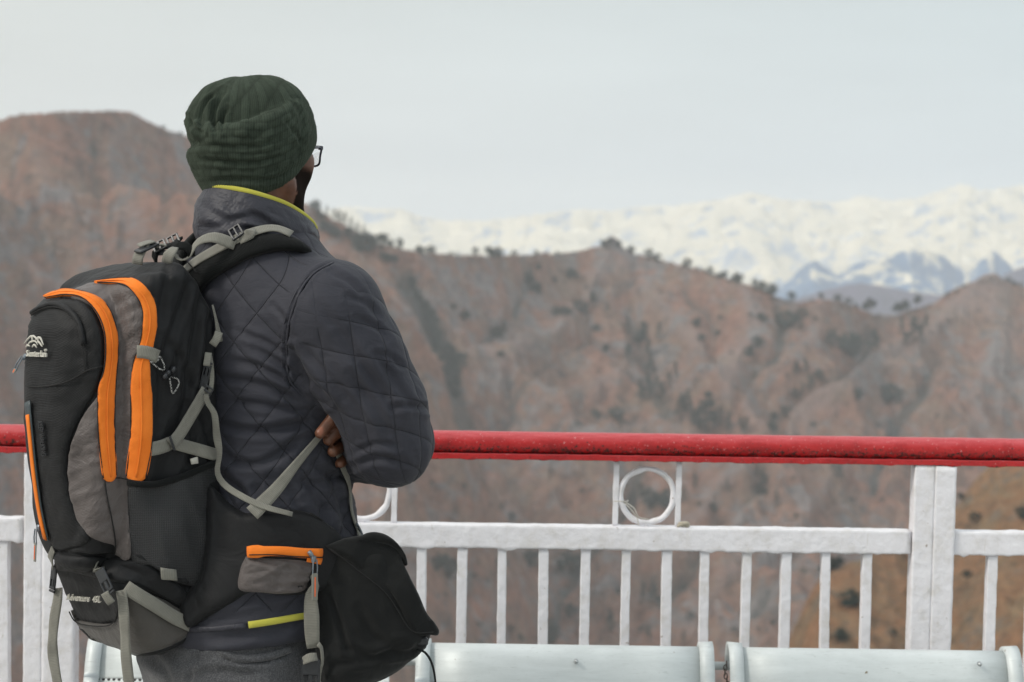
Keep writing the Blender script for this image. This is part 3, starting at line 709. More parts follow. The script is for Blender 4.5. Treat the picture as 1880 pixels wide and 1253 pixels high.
# bits of wire and a rag knot on the ring
M_wire = mat_plain('old_wire', (.55, .53, .48), .6, bscale=80)
xc = rx(1188, 907)
wz = rz(917)
mb = MB()
mb.tube([(rx(1126), RY - .010, wz), (rx(1137), RY - .016, wz + .001), (rx(1150), RY - .010, wz), (rx(1152), RY + .01, wz)], .0013, 6, 14)
mb.tube([(rx(1143), RY - .012, wz - .001), (rx(1158), RY - .017, rz(932)), (rx(1168), RY - .014, rz(946)), (rx(1172), RY - .01, rz(960))], .0013, 6, 14)
mb.tube([(rx(1145), RY - .012, wz), (rx(1162), RY - .019, rz(928)), (rx(1171), RY - .017, rz(944)), (rx(1190), RY - .012, rz(949))], .0011, 6, 14)
o = mb.build('wire', M_wire, None, True); tag(o, 'bit of thin wire twisted round the rod and ring of the railing', 'wire')
mb = MB()
for q in range(5):
    a = q * 1.9
    mb.tube([(rx(1246) + .006 * math.cos(a), RY - .012, rz(959) + .004 * math.sin(a)), (rx(1250) + .003 * q, RY - .016, rz(955)), (rx(1257) + .002 * q, RY - .012, rz(961) + .002 * math.sin(a))], [.003, .005, .003], 7, 8)
o = mb.build('rag_knot', mat_cloth('old_rag', (.42, .38, .30), .95), None, True); tag(o, 'small dirty knot of rag on the white rail beside the ring', 'rag')

# terrace floor with a kerb under the railing
def mat_concrete():
    m, N, L, b = new_mat('terrace_concrete'); co = ncoord(N, L)
    L.new(nramp(N, L, nnoise(N, L, co, 3, 8, .65), [(.3, (.30, .29, .27)), (.7, (.42, .41, .38))]), b.inputs['Base Color'])
    b.inputs['Roughness'].default_value = .85; nbump(N, L, b, nnoise(N, L, co, 40, 6, .7), .4, .01); return m
M_con = mat_concrete()
o = MB().box((0, -1.94, -.15), (16, 12.0, .3), bev=.01).build('terrace_floor', M_con); tag(o, kind='structure')
o = MB().box((0, 4.20, -.34), (16, .27, .72), bev=.015).build('kerb', M_con)
o.location = (0, 0, 0); tag(o, kind='structure')

# --- steel bench, three seats on one beam
def mat_bench():
    m, N, L, b = new_mat('pale_grey_powder_coated_steel'); co = ncoord(N, L)
    c = nramp(N, L, nnoise(N, L, co, 5, 5, .6), [(.3, (.56, .60, .60)), (.7, (.64, .68, .68))])
    sc_ = nnoise(N, L, ncoord(N, L, 'Object', (9, 40, 160)), 5, 4, .6, 1.0)
    c = nmix(N, L, nramp(N, L, sc_, [(.63, (0, 0, 0)), (.68, (.9, .9, .9))]), c, (.42, .45, .44))
    d = nnoise(N, L, co, 60, 3, .5)
    c = nmix(N, L, nramp(N, L, d, [(.72, (0, 0, 0)), (.75, (1, 1, 1))]), c, (.20, .16, .10))
    c = nmix(N, L, .5, c, nramp(N, L, nnoise(N, L, ncoord(N, L, 'Object', (2, 6, 14)), 3, 6, .7, .6), [(.35, (.78, .79, .78)), (.65, (1.05, 1.05, 1.05))]), 'MULTIPLY')
    L.new(c, b.inputs['Base Color']); b.inputs['Roughness'].default_value = .46; b.inputs['Metallic'].default_value = .1; b.inputs['Specular IOR Level'].default_value = .35
    nbump(N, L, b, nnoise(N, L, co, 12, 3), .12, .01)
    return m, c, N, L, b
M_bench, _c, _N, _L, _b = mat_bench()
# holes: same coat with rows of dark punched dots
M_perf, _c, N_, L_, b_ = mat_bench(); M_perf.name = 'perforated_steel'
uvn = N_.new('ShaderNodeUVMap'); s_ = nsep(N_, L_, uvn.outputs[0])
fx = nmath(N_, L_, 'SUBTRACT', nmath(N_, L_, 'FRACT', s_[0]), .5); fy = nmath(N_, L_, 'SUBTRACT', nmath(N_, L_, 'FRACT', s_[1]), .5)
d_ = nmath(N_, L_, 'SQRT', nmath(N_, L_, 'ADD', nmath(N_, L_, 'MULTIPLY', fx, fx), nmath(N_, L_, 'MULTIPLY', fy, fy)))
L_.new(nmix(N_, L_, nmath(N_, L_, 'LESS_THAN', d_, .3), _c, (.02, .02, .02)), b_.inputs['Base Color'])
M_steel = mat_plain('dull_steel', (.42, .44, .44), .35, .8, .2, 60)
M_hole = mat_plain('dark_plastic', (.018, .018, .02), .45, bump=.1)
BY = 3.85
def bx_(px, py=1210): return float(P(px, py, BY)[0])
def bz(py, px=940): return float(P(px, py, BY)[2])
zt = bz(1187)
bench = empty('bench', 'pale grey steel waiting bench with three rounded backrests in front of the railing', 'bench', (bx_(940), BY, 0))
def sheet(name, prof, x0, x1, th, mat, parent, nx=6, uvs=None):
    pr = spline(prof, 40); t = np.gradient(pr, axis=0); t /= np.linalg.norm(t, axis=1)[:, None]
    nrm = np.stack([t[:, 1], -t[:, 0]], 1); V = []; U = []
    s = np.concatenate([[0], np.cumsum(np.linalg.norm(np.diff(pr, axis=0), axis=1))])
    for side_ in (0, 1):
        q = pr - nrm * th * side_
        for i in range(nx + 1):
            x = x0 + (x1 - x0) * i / nx
            V += [(x, a, b) for a, b in q]; U += [(x / .0105, ss / .0105) for ss in s]
    n = 40; f = []
    idx = lambda sd, i, j: (sd * (nx + 1) + i) * n + j
    for i in range(nx):
        for j in range(n - 1):
            f.append((idx(0, i, j), idx(0, i, j + 1), idx(0, i + 1, j + 1), idx(0, i + 1, j)))
            f.append((idx(1, i, j), idx(1, i + 1, j), idx(1, i + 1, j + 1), idx(1, i, j + 1)))
        f.append((idx(0, i, 0), idx(0, i + 1, 0), idx(1, i + 1, 0), idx(1, i, 0)))
        f.append((idx(0, i, n - 1), idx(1, i, n - 1), idx(1, i + 1, n - 1), idx(0, i + 1, n - 1)))
    for j in range(n - 1):
        f.append((idx(0, 0, j), idx(1, 0, j), idx(1, 0, j + 1), idx(0, 0, j + 1)))
        f.append((idx(0, nx, j), idx(0, nx, j + 1), idx(1, nx, j + 1), idx(1, nx, j)))
    return mesh(name, V, f, mat, parent, True, uv=U)
# profile in (y, z): rear of seat -> up the back -> rolled-over top
back_top = [(BY - .047, zt - .067), (BY - .034, zt - .035), (BY - .016, zt - .008), (BY + .006, zt), (BY + .028, zt - .008), (BY + .038, zt - .03), (BY + .036, zt - .05)]
back_low = [(BY - .115, zt - .262), (BY - .10, zt - .2), (BY - .08, zt - .14), (BY - .0475, zt - .0675)]
seat_p = [(BY - .50, zt - .285), (BY - .495, zt - .262), (BY - .47, zt - .250), (BY - .38, zt - .262), (BY - .25, zt - .285), (BY - .17, zt - .288), (BY - .125, zt - .275)]
for i, (a, b_) in enumerate([(166, 718), (765, 1308), (1336, 1868)]):
    xa, xb = bx_(a), bx_(b_); cw = 26 / F * BY
    bk = sheet('backrest', back_top, xa + cw, xb - cw, .003, M_bench, bench)
    sheet('perforated_panel', back_low, xa + cw, xb - cw, .003, M_perf, bk)
    sheet('seat', seat_p, xa + cw, xb - cw, .003, M_perf, bench)
    full = back_top[::-1] + back_low[::-1]
    for sd, xe in ((-1, xa), (1, xb)):
        # cast end frame: a rounded band that stands proud of the sheet
        pr = spline(full, 34); V = []; f = []
        t = np.gradient(pr, axis=0); t /= np.linalg.norm(t, axis=1)[:, None]; nrm = np.stack([-t[:, 1], t[:, 0]], 1)
        cs = [(0, -.012), (0, .0), (.08, .0022), (.30, .0034), (.7, .0030), (.90, -.0005), (1, -.007), (1, -.014)]
        for k_ in range(len(pr)):
            for (u, d) in cs:
                x = xe - sd * cw * (1 - u); q = pr[k_] + nrm[k_] * d
                V.append((x, q[0], q[1]))
        m_ = len(cs)
        for k_ in range(len(pr) - 1):
            for q in range(m_):
                f.append((k_ * m_ + q, (k_ + 1) * m_ + q, (k_ + 1) * m_ + (q + 1) % m_, k_ * m_ + (q + 1) % m_))
        f += [tuple(range(m_)), tuple((len(pr) - 1) * m_ + q for q in range(m_))[::-1]]
        if sd < 0: f = [x[::-1] for x in f]
        mesh('end_frame', V, f, M_bench, bench)
    for (hx, hy) in ({1: [(1058, 1216)], 2: [(1800, 1221)], 0: [(300, 1214)]}[i]):
        c = P(hx, hy, BY - .046)
        MB().tube([c + (0, .012, 0), c + (0, .004, -.0), c + (0, .0, 0)], [.0045, .0045, .003], 12).build('rivet', M_steel, bench, True)
xl, xr = bx_(166), bx_(1868)
MB().tube([(xl + .05, BY + .012, zt - .037), (xr - .04, BY + .012, zt - .037)], .0085, 14).build('rear_tube', M_bench, bench, True)
MB().box(((xl + xr) / 2, BY - .26, zt - .315), (xr - xl - .1, .06, .045), bev=.005).build('beam', M_steel, bench)
for px in (230, 440, 1040, 1600):
    x = bx_(px); MB().box((x, BY - .26, (zt - .335) / 2 + .01), (.05, .05, zt - .36), bev=.004).box((x, BY - .26, .012), (.06, .42, .024), bev=.006).build('leg', M_steel, bench)
adopt(bench)
mb = MB()
c0 = P(1334, 1219, BY - .012)
for k_ in range(9):
    c = c0 + np.array([-.003 * math.sin(k_ * .9), 0, -.0085 * k_]); a = np.linspace(0, 2 * math.pi, 12, endpoint=False)
    if k_ % 2: r_ = np.stack([.0035 * np.cos(a), 0 * a, .0062 * np.sin(a)], 1)
    else: r_ = np.stack([0 * a, .0035 * np.cos(a), .0062 * np.sin(a)], 1)
    mb.tube(c + r_, .0012, 5, closed=True)
o = mb.build('chain', mat_plain('rusty_chain', (.12, .10, .09), .6, .5), None, True); tag(o, 'short rusty chain hanging in the gap between two bench backrests', 'chain')
# ================================================================== SIGNED-DISTANCE MODELLING KIT (numpy)
Y0 = 3.2; U = Y0 / F                            # one photo pixel at the man's distance, in metres
def smin(a, b, k):
    h = np.clip(.5 + .5 * (b - a) / k, 0, 1); return b * (1 - h) + a * h - k * h * (1 - h)
def smax(a, b, k): return -smin(-a, -b, k)
def caps(p, a, b, ra, rb):                      # tapered capsule
    a = np.asarray(a, float); b = np.asarray(b, float); ba = b - a
    t = np.clip(((p - a) @ ba) / (ba @ ba), 0, 1)
    return np.linalg.norm(p - a - t[:, None] * ba, axis=1) - (ra + (rb - ra) * t)
def chain(p, pts, rr, k=.01):
    d = None
    for i in range(len(pts) - 1):
        c = caps(p, pts[i], pts[i + 1], rr[i], rr[i + 1]); d = c if d is None else (np.minimum(d, c) if k == 0 else smin(d, c, k))
    return d
def ell(p, c, r, ax=None):
    q = p - np.asarray(c, float)
    if ax is not None: q = q @ np.asarray(ax, float).T
    r = np.asarray(r, float); k0 = np.linalg.norm(q / r, axis=1); k1 = np.linalg.norm(q / r ** 2, axis=1)
    return k0 * (k0 - 1) / (k1 + 1e-9)
def rbox2(x, y, hx, hy, r):                     # 2-D rounded rectangle
    qx, qy = np.abs(x) - hx + r, np.abs(y) - hy + r
    return np.hypot(np.maximum(qx, 0), np.maximum(qy, 0)) + np.minimum(np.maximum(qx, qy), 0) - r
def extr(d2, z, hz, r):
    a, b = d2 + r, np.abs(z) - hz + r
    return np.minimum(np.maximum(a, b), 0) + np.hypot(np.maximum(a, 0), np.maximum(b, 0)) - r
def poly_sd(x, y, poly):
    d = np.full(len(x), 1e9); s = np.ones(len(x)); n = len(poly)
    for i in range(n):
        ax, ay = poly[i]; bx, by = poly[i - 1]
        ex, ey = bx - ax, by - ay; wx, wy = x - ax, y - ay
        t = np.clip((wx * ex + wy * ey) / (ex * ex + ey * ey + 1e-12), 0, 1)
        d = np.minimum(d, (wx - ex * t) ** 2 + (wy - ey * t) ** 2)
        c1, c2, c3 = y >= ay, y < by, ex * wy > ey * wx
        fl = (c1 & c2 & c3) | (~c1 & ~c2 & ~c3); s = np.where(fl, -s, s)
    return s * np.sqrt(d)
def grad(sdf, p, h=.0015):
    g = np.zeros_like(p)
    for i in range(3):
        e = np.zeros(3); e[i] = h; g[:, i] = sdf(p + e) - sdf(p - e)
    return g / (np.linalg.norm(g, axis=1)[:, None] + 1e-12)
def surf(sdf, lo, hi, h):
    """surface nets on a sparsely evaluated grid -> verts, quads"""
    lo = np.asarray(lo, float); hi = np.asarray(hi, float); K = 4
    n = (np.ceil((hi - lo) / (h * K)).astype(int)) * K + 1
    cn = (n - 1) // K + 1
    cg = np.stack(np.meshgrid(*[lo[i] + np.arange(cn[i]) * h * K for i in range(3)], indexing='ij'), -1)
    cd = sdf(cg.reshape(-1, 3)).reshape(cn)
    near = np.abs(cd) < h * K * 2.2
    cell = np.zeros(np.array(cn) - 1, bool); mn = np.full(cell.shape, 1e9)
    for a in (0, 1):
        for b in (0, 1):
            for c in (0, 1):
                s_ = (slice(a, a + cell.shape[0]), slice(b, b + cell.shape[1]), slice(c, c + cell.shape[2])); cell |= near[s_]
                mn = np.minimum(mn, cd[s_])
    D = np.ones(n, np.float32) * 1.0
    big = np.repeat(np.repeat(np.repeat(cd[:-1, :-1, :-1], K, 0), K, 1), K, 2); D[:-1, :-1, :-1] = np.sign(big); D[-1] = 1; D[:, -1] = 1; D[:, :, -1] = 1
    M = np.zeros(n, bool); m3 = np.repeat(np.repeat(np.repeat(cell, K, 0), K, 1), K, 2); M[:-1, :-1, :-1] = m3
    for ax in range(3):
        sh = np.zeros_like(M); sl_ = [slice(None)] * 3; sr_ = [slice(None)] * 3; sl_[ax] = slice(1, None); sr_[ax] = slice(None, -1)
        sh[tuple(sl_)] = M[tuple(sr_)]; M |= sh
    idx = np.argwhere(M); pts = lo + idx * h
    val = np.empty(len(pts))
    for s0 in range(0, len(pts), 400000): val[s0:s0 + 400000] = sdf(pts[s0:s0 + 400000])
    D[M] = val
    ins = D < 0
    c = np.zeros(np.array(n) - 1, np.int8)
    for a in (0, 1):
        for b in (0, 1):
            for d in (0, 1): c += ins[a:a + c.shape[0], b:b + c.shape[1], d:d + c.shape[2]]
    act = (c > 0) & (c < 8); ai = np.argwhere(act); vid = -np.ones(act.shape, np.int64); vid[act] = np.arange(len(ai))
    acc = np.zeros((len(ai), 3)); cnt = np.zeros(len(ai))
    for ax in range(3):
        o1, o2 = [i for i in range(3) if i != ax]
        for a in (0, 1):
            for b in (0, 1):
                off = np.zeros(3, int); off[o1] = a; off[o2] = b; q0 = ai + off; q1 = q0.copy(); q1[:, ax] += 1
                d0 = D[q0[:, 0], q0[:, 1], q0[:, 2]]; d1 = D[q1[:, 0], q1[:, 1], q1[:, 2]]; x = (d0 < 0) != (d1 < 0)
                t = np.where(x, d0 / (d0 - d1 + 1e-12), 0); e = q0.astype(float); e[:, ax] += t
                acc[x] += e[x]; cnt[x] += 1
    V = lo + acc / np.maximum(cnt, 1)[:, None] * h
    Fq = []
    for ax in range(3):
        o1, o2 = (ax + 1) % 3, (ax + 2) % 3
        sl0 = [slice(1, -1)] * 3; sl1 = [slice(1, -1)] * 3; sl0[ax] = slice(0, n[ax] - 1); sl1[ax] = slice(1, n[ax])
        a_ = ins[tuple(sl0)]; b_ = ins[tuple(sl1)]; e = np.argwhere(a_ != b_)
        if len(e) == 0: continue
        fl = a_[e[:, 0], e[:, 1], e[:, 2]]; e = e + 1; e[:, ax] -= 1
        q = []
        for (s1, s2) in ((0, 0), (-1, 0), (-1, -1), (0, -1)):
            k = e.copy(); k[:, o1] += s1; k[:, o2] += s2; q.append(vid[k[:, 0], k[:, 1], k[:, 2]])
        q = np.stack(q, 1); q[~fl] = q[~fl][:, ::-1]; Fq.append(q)
    Fq = np.vstack(Fq); ok = (Fq >= 0).all(1)
    return V, Fq[ok]
def relax(V, Fq, it=2, lam=.5):
    e = np.vstack([Fq[:, [0, 1]], Fq[:, [1, 2]], Fq[:, [2, 3]], Fq[:, [3, 0]]])
    for _ in range(it):
        s_ = np.zeros_like(V); c = np.zeros(len(V))
        for k in range(3): s_[:, k] = np.bincount(e[:, 0], V[e[:, 1], k], len(V)) + np.bincount(e[:, 1], V[e[:, 0], k], len(V))
        c = np.bincount(e[:, 0], minlength=len(V)) + np.bincount(e[:, 1], minlength=len(V))
        V = V + lam * (s_ / np.maximum(c, 1)[:, None] - V)
    return V
def keep(V, Fq, m):
    """drop the vertices where m is False"""
    k = m[Fq].all(1); Fq = Fq[k]; u, inv = np.unique(Fq, return_inverse=True)
    return V[u], inv.reshape(Fq.shape), u
def hit(px, sdf, y0=2.55, y1=3.9):
    """follow the photo rays until they meet the surface; rays that miss are pulled on to it"""
    d = rays(px); ln = np.linalg.norm(d, axis=1); t = np.full(len(d), y0); best = np.full(len(d), 1e9); bt = t.copy(); done = np.zeros(len(d), bool)
    for _ in range(90):
        p = ORI + d * t[:, None]; s_ = sdf(p); b = (s_ < best) & ~done; best[b] = s_[b]; bt[b] = t[b]
        done |= (s_ < 3e-4) | (t > y1)
        t = np.where(done, t, t + np.maximum(s_, 2e-4) * .8 / ln)
        if done.all(): break
    p = ORI + d * bt[:, None]
    miss = best > 1e-3
    for _ in range(4):
        if miss.any():
            g = grad(sdf, p[miss]); p[miss] = p[miss] - g * sdf(p[miss])[:, None]
    return p, miss
def to_px(p):
    q = (np.asarray(p) - ORI) @ CAMR
    return np.stack([CX + F * q[:, 0] / -q[:, 2], CY - F * q[:, 1] / -q[:, 2]], 1)
def line_dist(q, pl):
    pl = np.asarray(pl, float); d = np.full(len(q), 1e9)
    for a, b in zip(pl[:-1], pl[1:]):
        e = b - a; t = np.clip(((q - a) @ e) / (e @ e + 1e-9), 0, 1); d = np.minimum(d, np.linalg.norm(q - a - t[:, None] * e, axis=1))
    return d
def crease(V, Nn, cr):
    """press folds (pixel polylines: points, width px, depth px) into the side of a surface that faces the photographer"""
    q = to_px(V); face = np.clip(-(Nn @ np.array([.0, 1, 0])) * 2.5 + .4, 0, 1); D = np.zeros(len(V))
    for pl, wd, dp in cr:
        c = spline(pl, 24); x0, y0 = c.min(0) - wd * 3; x1, y1 = c.max(0) + wd * 3
        m = (q[:, 0] > x0) & (q[:, 0] < x1) & (q[:, 1] > y0) & (q[:, 1] < y1)
        if not m.any(): continue
        d = line_dist(q[m], c)
        # fade towards the two ends
        e = np.minimum(np.linalg.norm(q[m] - c[0], axis=1), np.linalg.norm(q[m] - c[-1], axis=1)); L_ = np.linalg.norm(np.diff(c, axis=0), axis=1).sum()
        D[m] += -dp * U * np.exp(-(d / wd) ** 2) * np.clip(e / (L_ * .22) + .15, 0, 1) + dp * .55 * U * np.exp(-((d - wd * 1.7) / wd) ** 2) * np.clip(e / (L_ * .22), 0, 1)
    return V + Nn * (D * face)[:, None]
def patch(name, poly, sdf, off, mat, parent, step=5.0, smooth_edge=True, disp=None, mirror=None, thick=.003, edge_round=0.0, uvs=.01, extra=None):
    """panel cut from cloth and laid over a surface: outline in photo pixels, real thickness"""
    pl = np.asarray(poly, float)
    if smooth_edge:
        c = spline(np.vstack([pl, pl[:1]]), max(12, int(np.linalg.norm(np.diff(np.vstack([pl, pl[:1]]), axis=0), axis=1).sum() / step)))[:-1]
    else:
        c = []
        q = np.vstack([pl, pl[:1]])
        for a, b in zip(q[:-1], q[1:]):
            n = max(1, int(np.linalg.norm(b - a) / step)); c += [a + (b - a) * i / n for i in range(n)]
        c = np.array(c)
    gx, gy = np.meshgrid(np.arange(c[:, 0].min(), c[:, 0].max(), step), np.arange(c[:, 1].min(), c[:, 1].max(), step * .87))
    gx = gx + (np.arange(gx.shape[0]) % 2)[:, None] * step / 2
    g = np.stack([gx.ravel(), gy.ravel()], 1); sd = poly_sd(g[:, 0], g[:, 1], c); g = g[sd < -step * .55]
    pts = np.vstack([c, g]); nb = len(c)
    r = geometry.delaunay_2d_cdt([Vector(p_) for p_ in pts], [(i, (i + 1) % nb) for i in range(nb)], [], 1, 1e-4)
    v2 = np.array([tuple(v_) for v_ in r[0]]); fc = [tuple(f_) for f_ in r[2]]
    ib = set(); vo = r[3]
    for i, o_ in enumerate(vo):
        if any(k < nb for k in o_): ib.add(i)
    v2_in = v2
    p, _ = hit(v2_in, sdf); n = grad(sdf, p)
    e = np.maximum(-poly_sd(v2[:, 0], v2[:, 1], c), 0) if edge_round else None
    o_ = np.full(len(p), off)
    if edge_round: o_ = off * (.25 + .75 * np.sqrt(np.clip(e / edge_round, 0, 1) * (2 - np.clip(e / edge_round, 0, 1))))
    if disp is not None: o_ = o_ + disp(v2, p) * (np.clip(e / 6, 0, 1) if edge_round else 1)
    top = p + n * o_[:, None]; low = p + n * (o_ - thick)[:, None]
    cnt = {}
    for f_ in fc:
        for a, b in zip(f_, f_[1:] + f_[:1]): cnt[(a, b)] = cnt.get((a, b), 0) + 1
    be = [(a, b) for (a, b) in cnt if (b, a) not in cnt]
    m_ = len(top); V = np.vstack([top, low]); 
    # orientation: make the outside face the camera side normal
    a, b, c_ = fc[0][:3]; nn = np.cross(top[b] - top[a], top[c_] - top[a])
    s = 0
    for f_ in fc[:200]:
        a, b, c_ = f_[:3]; s += np.sign(np.cross(top[b] - top[a], top[c_] - top[a]) @ n[a])
    FF = []
    for f_ in fc: FF += [f_ if s > 0 else f_[::-1], tuple(x + m_ for x in (f_[::-1] if s > 0 else f_))]
    for a, b in be: FF.append((b, a, a + m_, b + m_) if s > 0 else (a, b, b + m_, a + m_))
    uv = np.vstack([v2, v2]) * U / uvs
    o = mesh(name, V, FF, mat, parent, True, uv=uv)
    if mirror is not None:
        o2 = mesh(name, mirror(V), [f_[::-1] for f_ in FF], mat, parent, True, uv=uv)
    return o
def ribbon(name, P3, W, mat, parent, nrm=None, th=.0016, n=None, closed=False, puff=0.0, build=True, mirror=None, cross=5, extra_mb=None):
    """webbing or band through 3-D points; W width (scalar or list); nrm outward normals (list or None = towards the camera)"""
    P3 = np.asarray(P3, float); n = n or max(6, int(np.linalg.norm(np.diff(P3, axis=0), axis=1).sum() / .008))
    NN = np.tile(np.array([0, -1.0, 0.05]), (len(P3), 1)) if nrm is None else np.asarray(nrm, float)
    Wd = np.full(len(P3), W) if np.isscalar(W) else np.asarray(W, float)
    tt = np.linspace(0, 1, len(P3))
    if len(Wd) != len(P3): Wd = np.interp(tt, np.linspace(0, 1, len(Wd)), Wd)
    if len(NN) != len(P3): NN = np.stack([np.interp(tt, np.linspace(0, 1, len(NN)), NN[:, k]) for k in range(3)], 1)
    A = spline(np.hstack([P3 * 10, NN * .05, Wd[:, None] * .1]), n); A = A / np.array([10] * 3 + [.05] * 3 + [.1])
    p, nr, wd = A[:, :3], A[:, 3:6], A[:, 6]
    t = np.gradient(p, axis=0); t /= np.linalg.norm(t, axis=1)[:, None] + 1e-12
    nr = nr - t * (nr * t).sum(1)[:, None]; nr /= np.linalg.norm(nr, axis=1)[:, None] + 1e-12
    b = np.cross(t, nr)
    cs = [(x, .5 + puff * (1 - x * x) / th) for x in np.linspace(-1, 1, cross)] + [(x, -.5) for x in np.linspace(1, -1, 3)]
    V = []; uv = []; s = np.concatenate([[0], np.cumsum(np.linalg.norm(np.diff(p, axis=0), axis=1))])
    for i in range(len(p)):
        for (x, z) in cs:
            V.append(p[i] + b[i] * x * wd[i] / 2 + nr[i] * z * th); uv.append((s[i] * 100, x * wd[i] / 2 * 100))
    m = len(cs); f = []
    for i in range(len(p) - 1):
        for q in range(m): f.append((i * m + q, i * m + (q + 1) % m, (i + 1) * m + (q + 1) % m, (i + 1) * m + q))
    f += [tuple(range(m))[::-1], tuple((len(p) - 1) * m + q for q in range(m))]
    f = [q[::-1] for q in f]
    o = mesh(name, V, f, mat, parent, True, uv=uv)
    if mirror is not None: mesh(name, mirror(np.array(V)), [q[::-1] for q in f], mat, parent, True, uv=uv)
    return o
def on(pts, sdf, lift=.002):
    """photo pixels -> points lying on a surface, and the normals there; optional third value = extra lift in px"""
    a = np.asarray(pts, float); q = spline(a, max(8, int(np.linalg.norm(np.diff(a[:, :2], axis=0), axis=1).sum() / 7)))
    p, _ = hit(q[:, :2], sdf); n = grad(sdf, p, .004)
    ex = q[:, 2] * U if a.shape[1] > 2 else 0
    for _ in range(3): n[1:-1] = (n[:-2] + n[1:-1] * 2 + n[2:]) / 4
    n /= np.linalg.norm(n, axis=1)[:, None]
    p = p + n * (lift + ex if np.isscalar(ex) else (lift + ex)[:, None])
    for _ in range(2): p[1:-1] = (p[:-2] + p[1:-1] * 2 + p[2:]) / 4
    return p, n
def buckle(name, c, t, n, W, L_, mat, parent, kind='side'):
    """plastic buckle lying along t with outward normal n"""
    t = np.asarray(t, float) / np.linalg.norm(t); n = np.asarray(n, float); n = n - t * (n @ t); n /= np.linalg.norm(n); b = np.cross(n, t)
    R_ = np.stack([b, t, n], 1); mb = MB(); h = W * .22
    if kind == 'ladder':
        for sx in (-1, 1): mb.box(c + b * sx * W * .5, (W * .14, L_, h), R_, W * .04)
        for sy in (-1, 0, 1): mb.box(c + t * sy * L_ * .42 + n * h * .2, (W * .95, L_ * .16, h * .8), R_, W * .03)
    else:
        mb.box(c - t * L_ * .20, (W, L_ * .5, h * 1.15), R_, W * .09)
        mb.box(c + t * L_ * .36, (W * .98, L_ * .10, h), R_, W * .04)
        for sx in (-1, 1):
            mb.box(c + t * L_ * .18 + b * sx * W * .42, (W * .15, L_ * .42, h), R_, W * .05)
        mb.box(c + t * L_ * .12, (W * .3, L_ * .4, h * .7), R_, W * .05)
        mb.box(c + t * L_ * .48, (W * .98, L_ * .08, h), R_, W * .04)
    return mb.build(name, mat, parent, False)
# ================================================================== THE MAN
TH = rad(50); Fw = np.array([math.sin(TH), math.cos(TH), 0]); Rt = np.array([math.cos(TH), -math.sin(TH), 0])   # facing, his right
THh = rad(28); Fh = np.array([math.sin(THh), math.cos(THh), 0]); Rh = np.array([math.cos(THh), -math.sin(THh), 0])
Zu = np.array([0, 0, 1.0])
def pt(x, y, Y=Y0): return P(x, y, Y)
def loft(p, st, pw=2.3):
    """stack of rounded oval stations (centre, half-width along his right, half-depth fore-aft); z decreasing list"""
    z = np.array([s[0][2] for s in st]); o = np.argsort(z); z = z[o]
    cx = np.interp(p[:, 2], z, np.array([s[0][0] for s in st])[o]); cy = np.interp(p[:, 2], z, np.array([s[0][1] for s in st])[o])
    a = np.interp(p[:, 2], z, np.array([s[1] for s in st])[o]); b = np.interp(p[:, 2], z, np.array([s[2] for s in st])[o])
    q = np.stack([p[:, 0] - cx, p[:, 1] - cy], 1); u = q @ Rt[:2]; v = q @ Fw[:2]
    k = (np.abs(u / a) ** pw + np.abs(v / b) ** pw) ** (1 / pw) + 1e-9
    d = (k - 1) * np.minimum(a, b) * .95
    return d, u, v, a, b
TORSO = [(pt(474, 408), 62 * U, 66 * U), (pt(474, 422), 96 * U, 86 * U), (pt(476, 440), 122 * U, 98 * U), (pt(478, 472), 152 * U, 108 * U), (pt(480, 508), 170 * U, 118 * U), (pt(481, 560), 182 * U, 128 * U), (pt(482, 640), 186 * U, 136 * U), (pt(484, 760), 172 * U, 136 * U),
         (pt(488, 880), 168 * U, 142 * U), (pt(486, 980), 172 * U, 160 * U), (pt(464, 1070), 180 * U, 166 * U), (pt(448, 1146), 184 * U, 166 * U), (pt(444, 1200), 184 * U, 166 * U)]
SH = pt(604, 578, 3.085); ELB = pt(716, 812, 3.10)
ARM = [SH, pt(650, 660, 3.085), pt(698, 745, 3.09), ELB]; ARMR = [96 * U, 90 * U, 81 * U, 78 * U]
FORE = [ELB, pt(690, 812, 3.18), pt(625, 800, 3.34)]; FORER = [79 * U, 74 * U, 60 * U]
SHL = pt(376, 545, 3.33); ELBL = pt(436, 800, 3.50)
ARML = [SHL, ELBL, pt(520, 806, 3.46), pt(612, 792, 3.25)]; ARMLR = [94 * U, 74 * U, 66 * U, 50 * U]
def torso_only(p):
    d, *_ = loft(p, TORSO)
    d = smin(d, caps(p, pt(484, 538), SH, 92 * U, 95 * U), .03)
    d = smin(d, caps(p, pt(462, 525), SHL, 92 * U, 94 * U), .03)
    return d
def arm_only(p):
    return smin(chain(p, ARM, ARMR, .02), chain(p, FORE, FORER, .02), .012)
def jacket_sdf(p):
    d = torso_only(p); a = arm_only(p)
    d = smin(d, a, .016); d = smin(d, chain(p, ARML, ARMLR, .02), .012)
    hem = pt(448, 1146)[2] + ((p - pt(448, 1146)) @ Fw) * .10
    return smax(smax(d, hem - p[:, 2], .006), p[:, 2] - pt(474, 412)[2], .01)

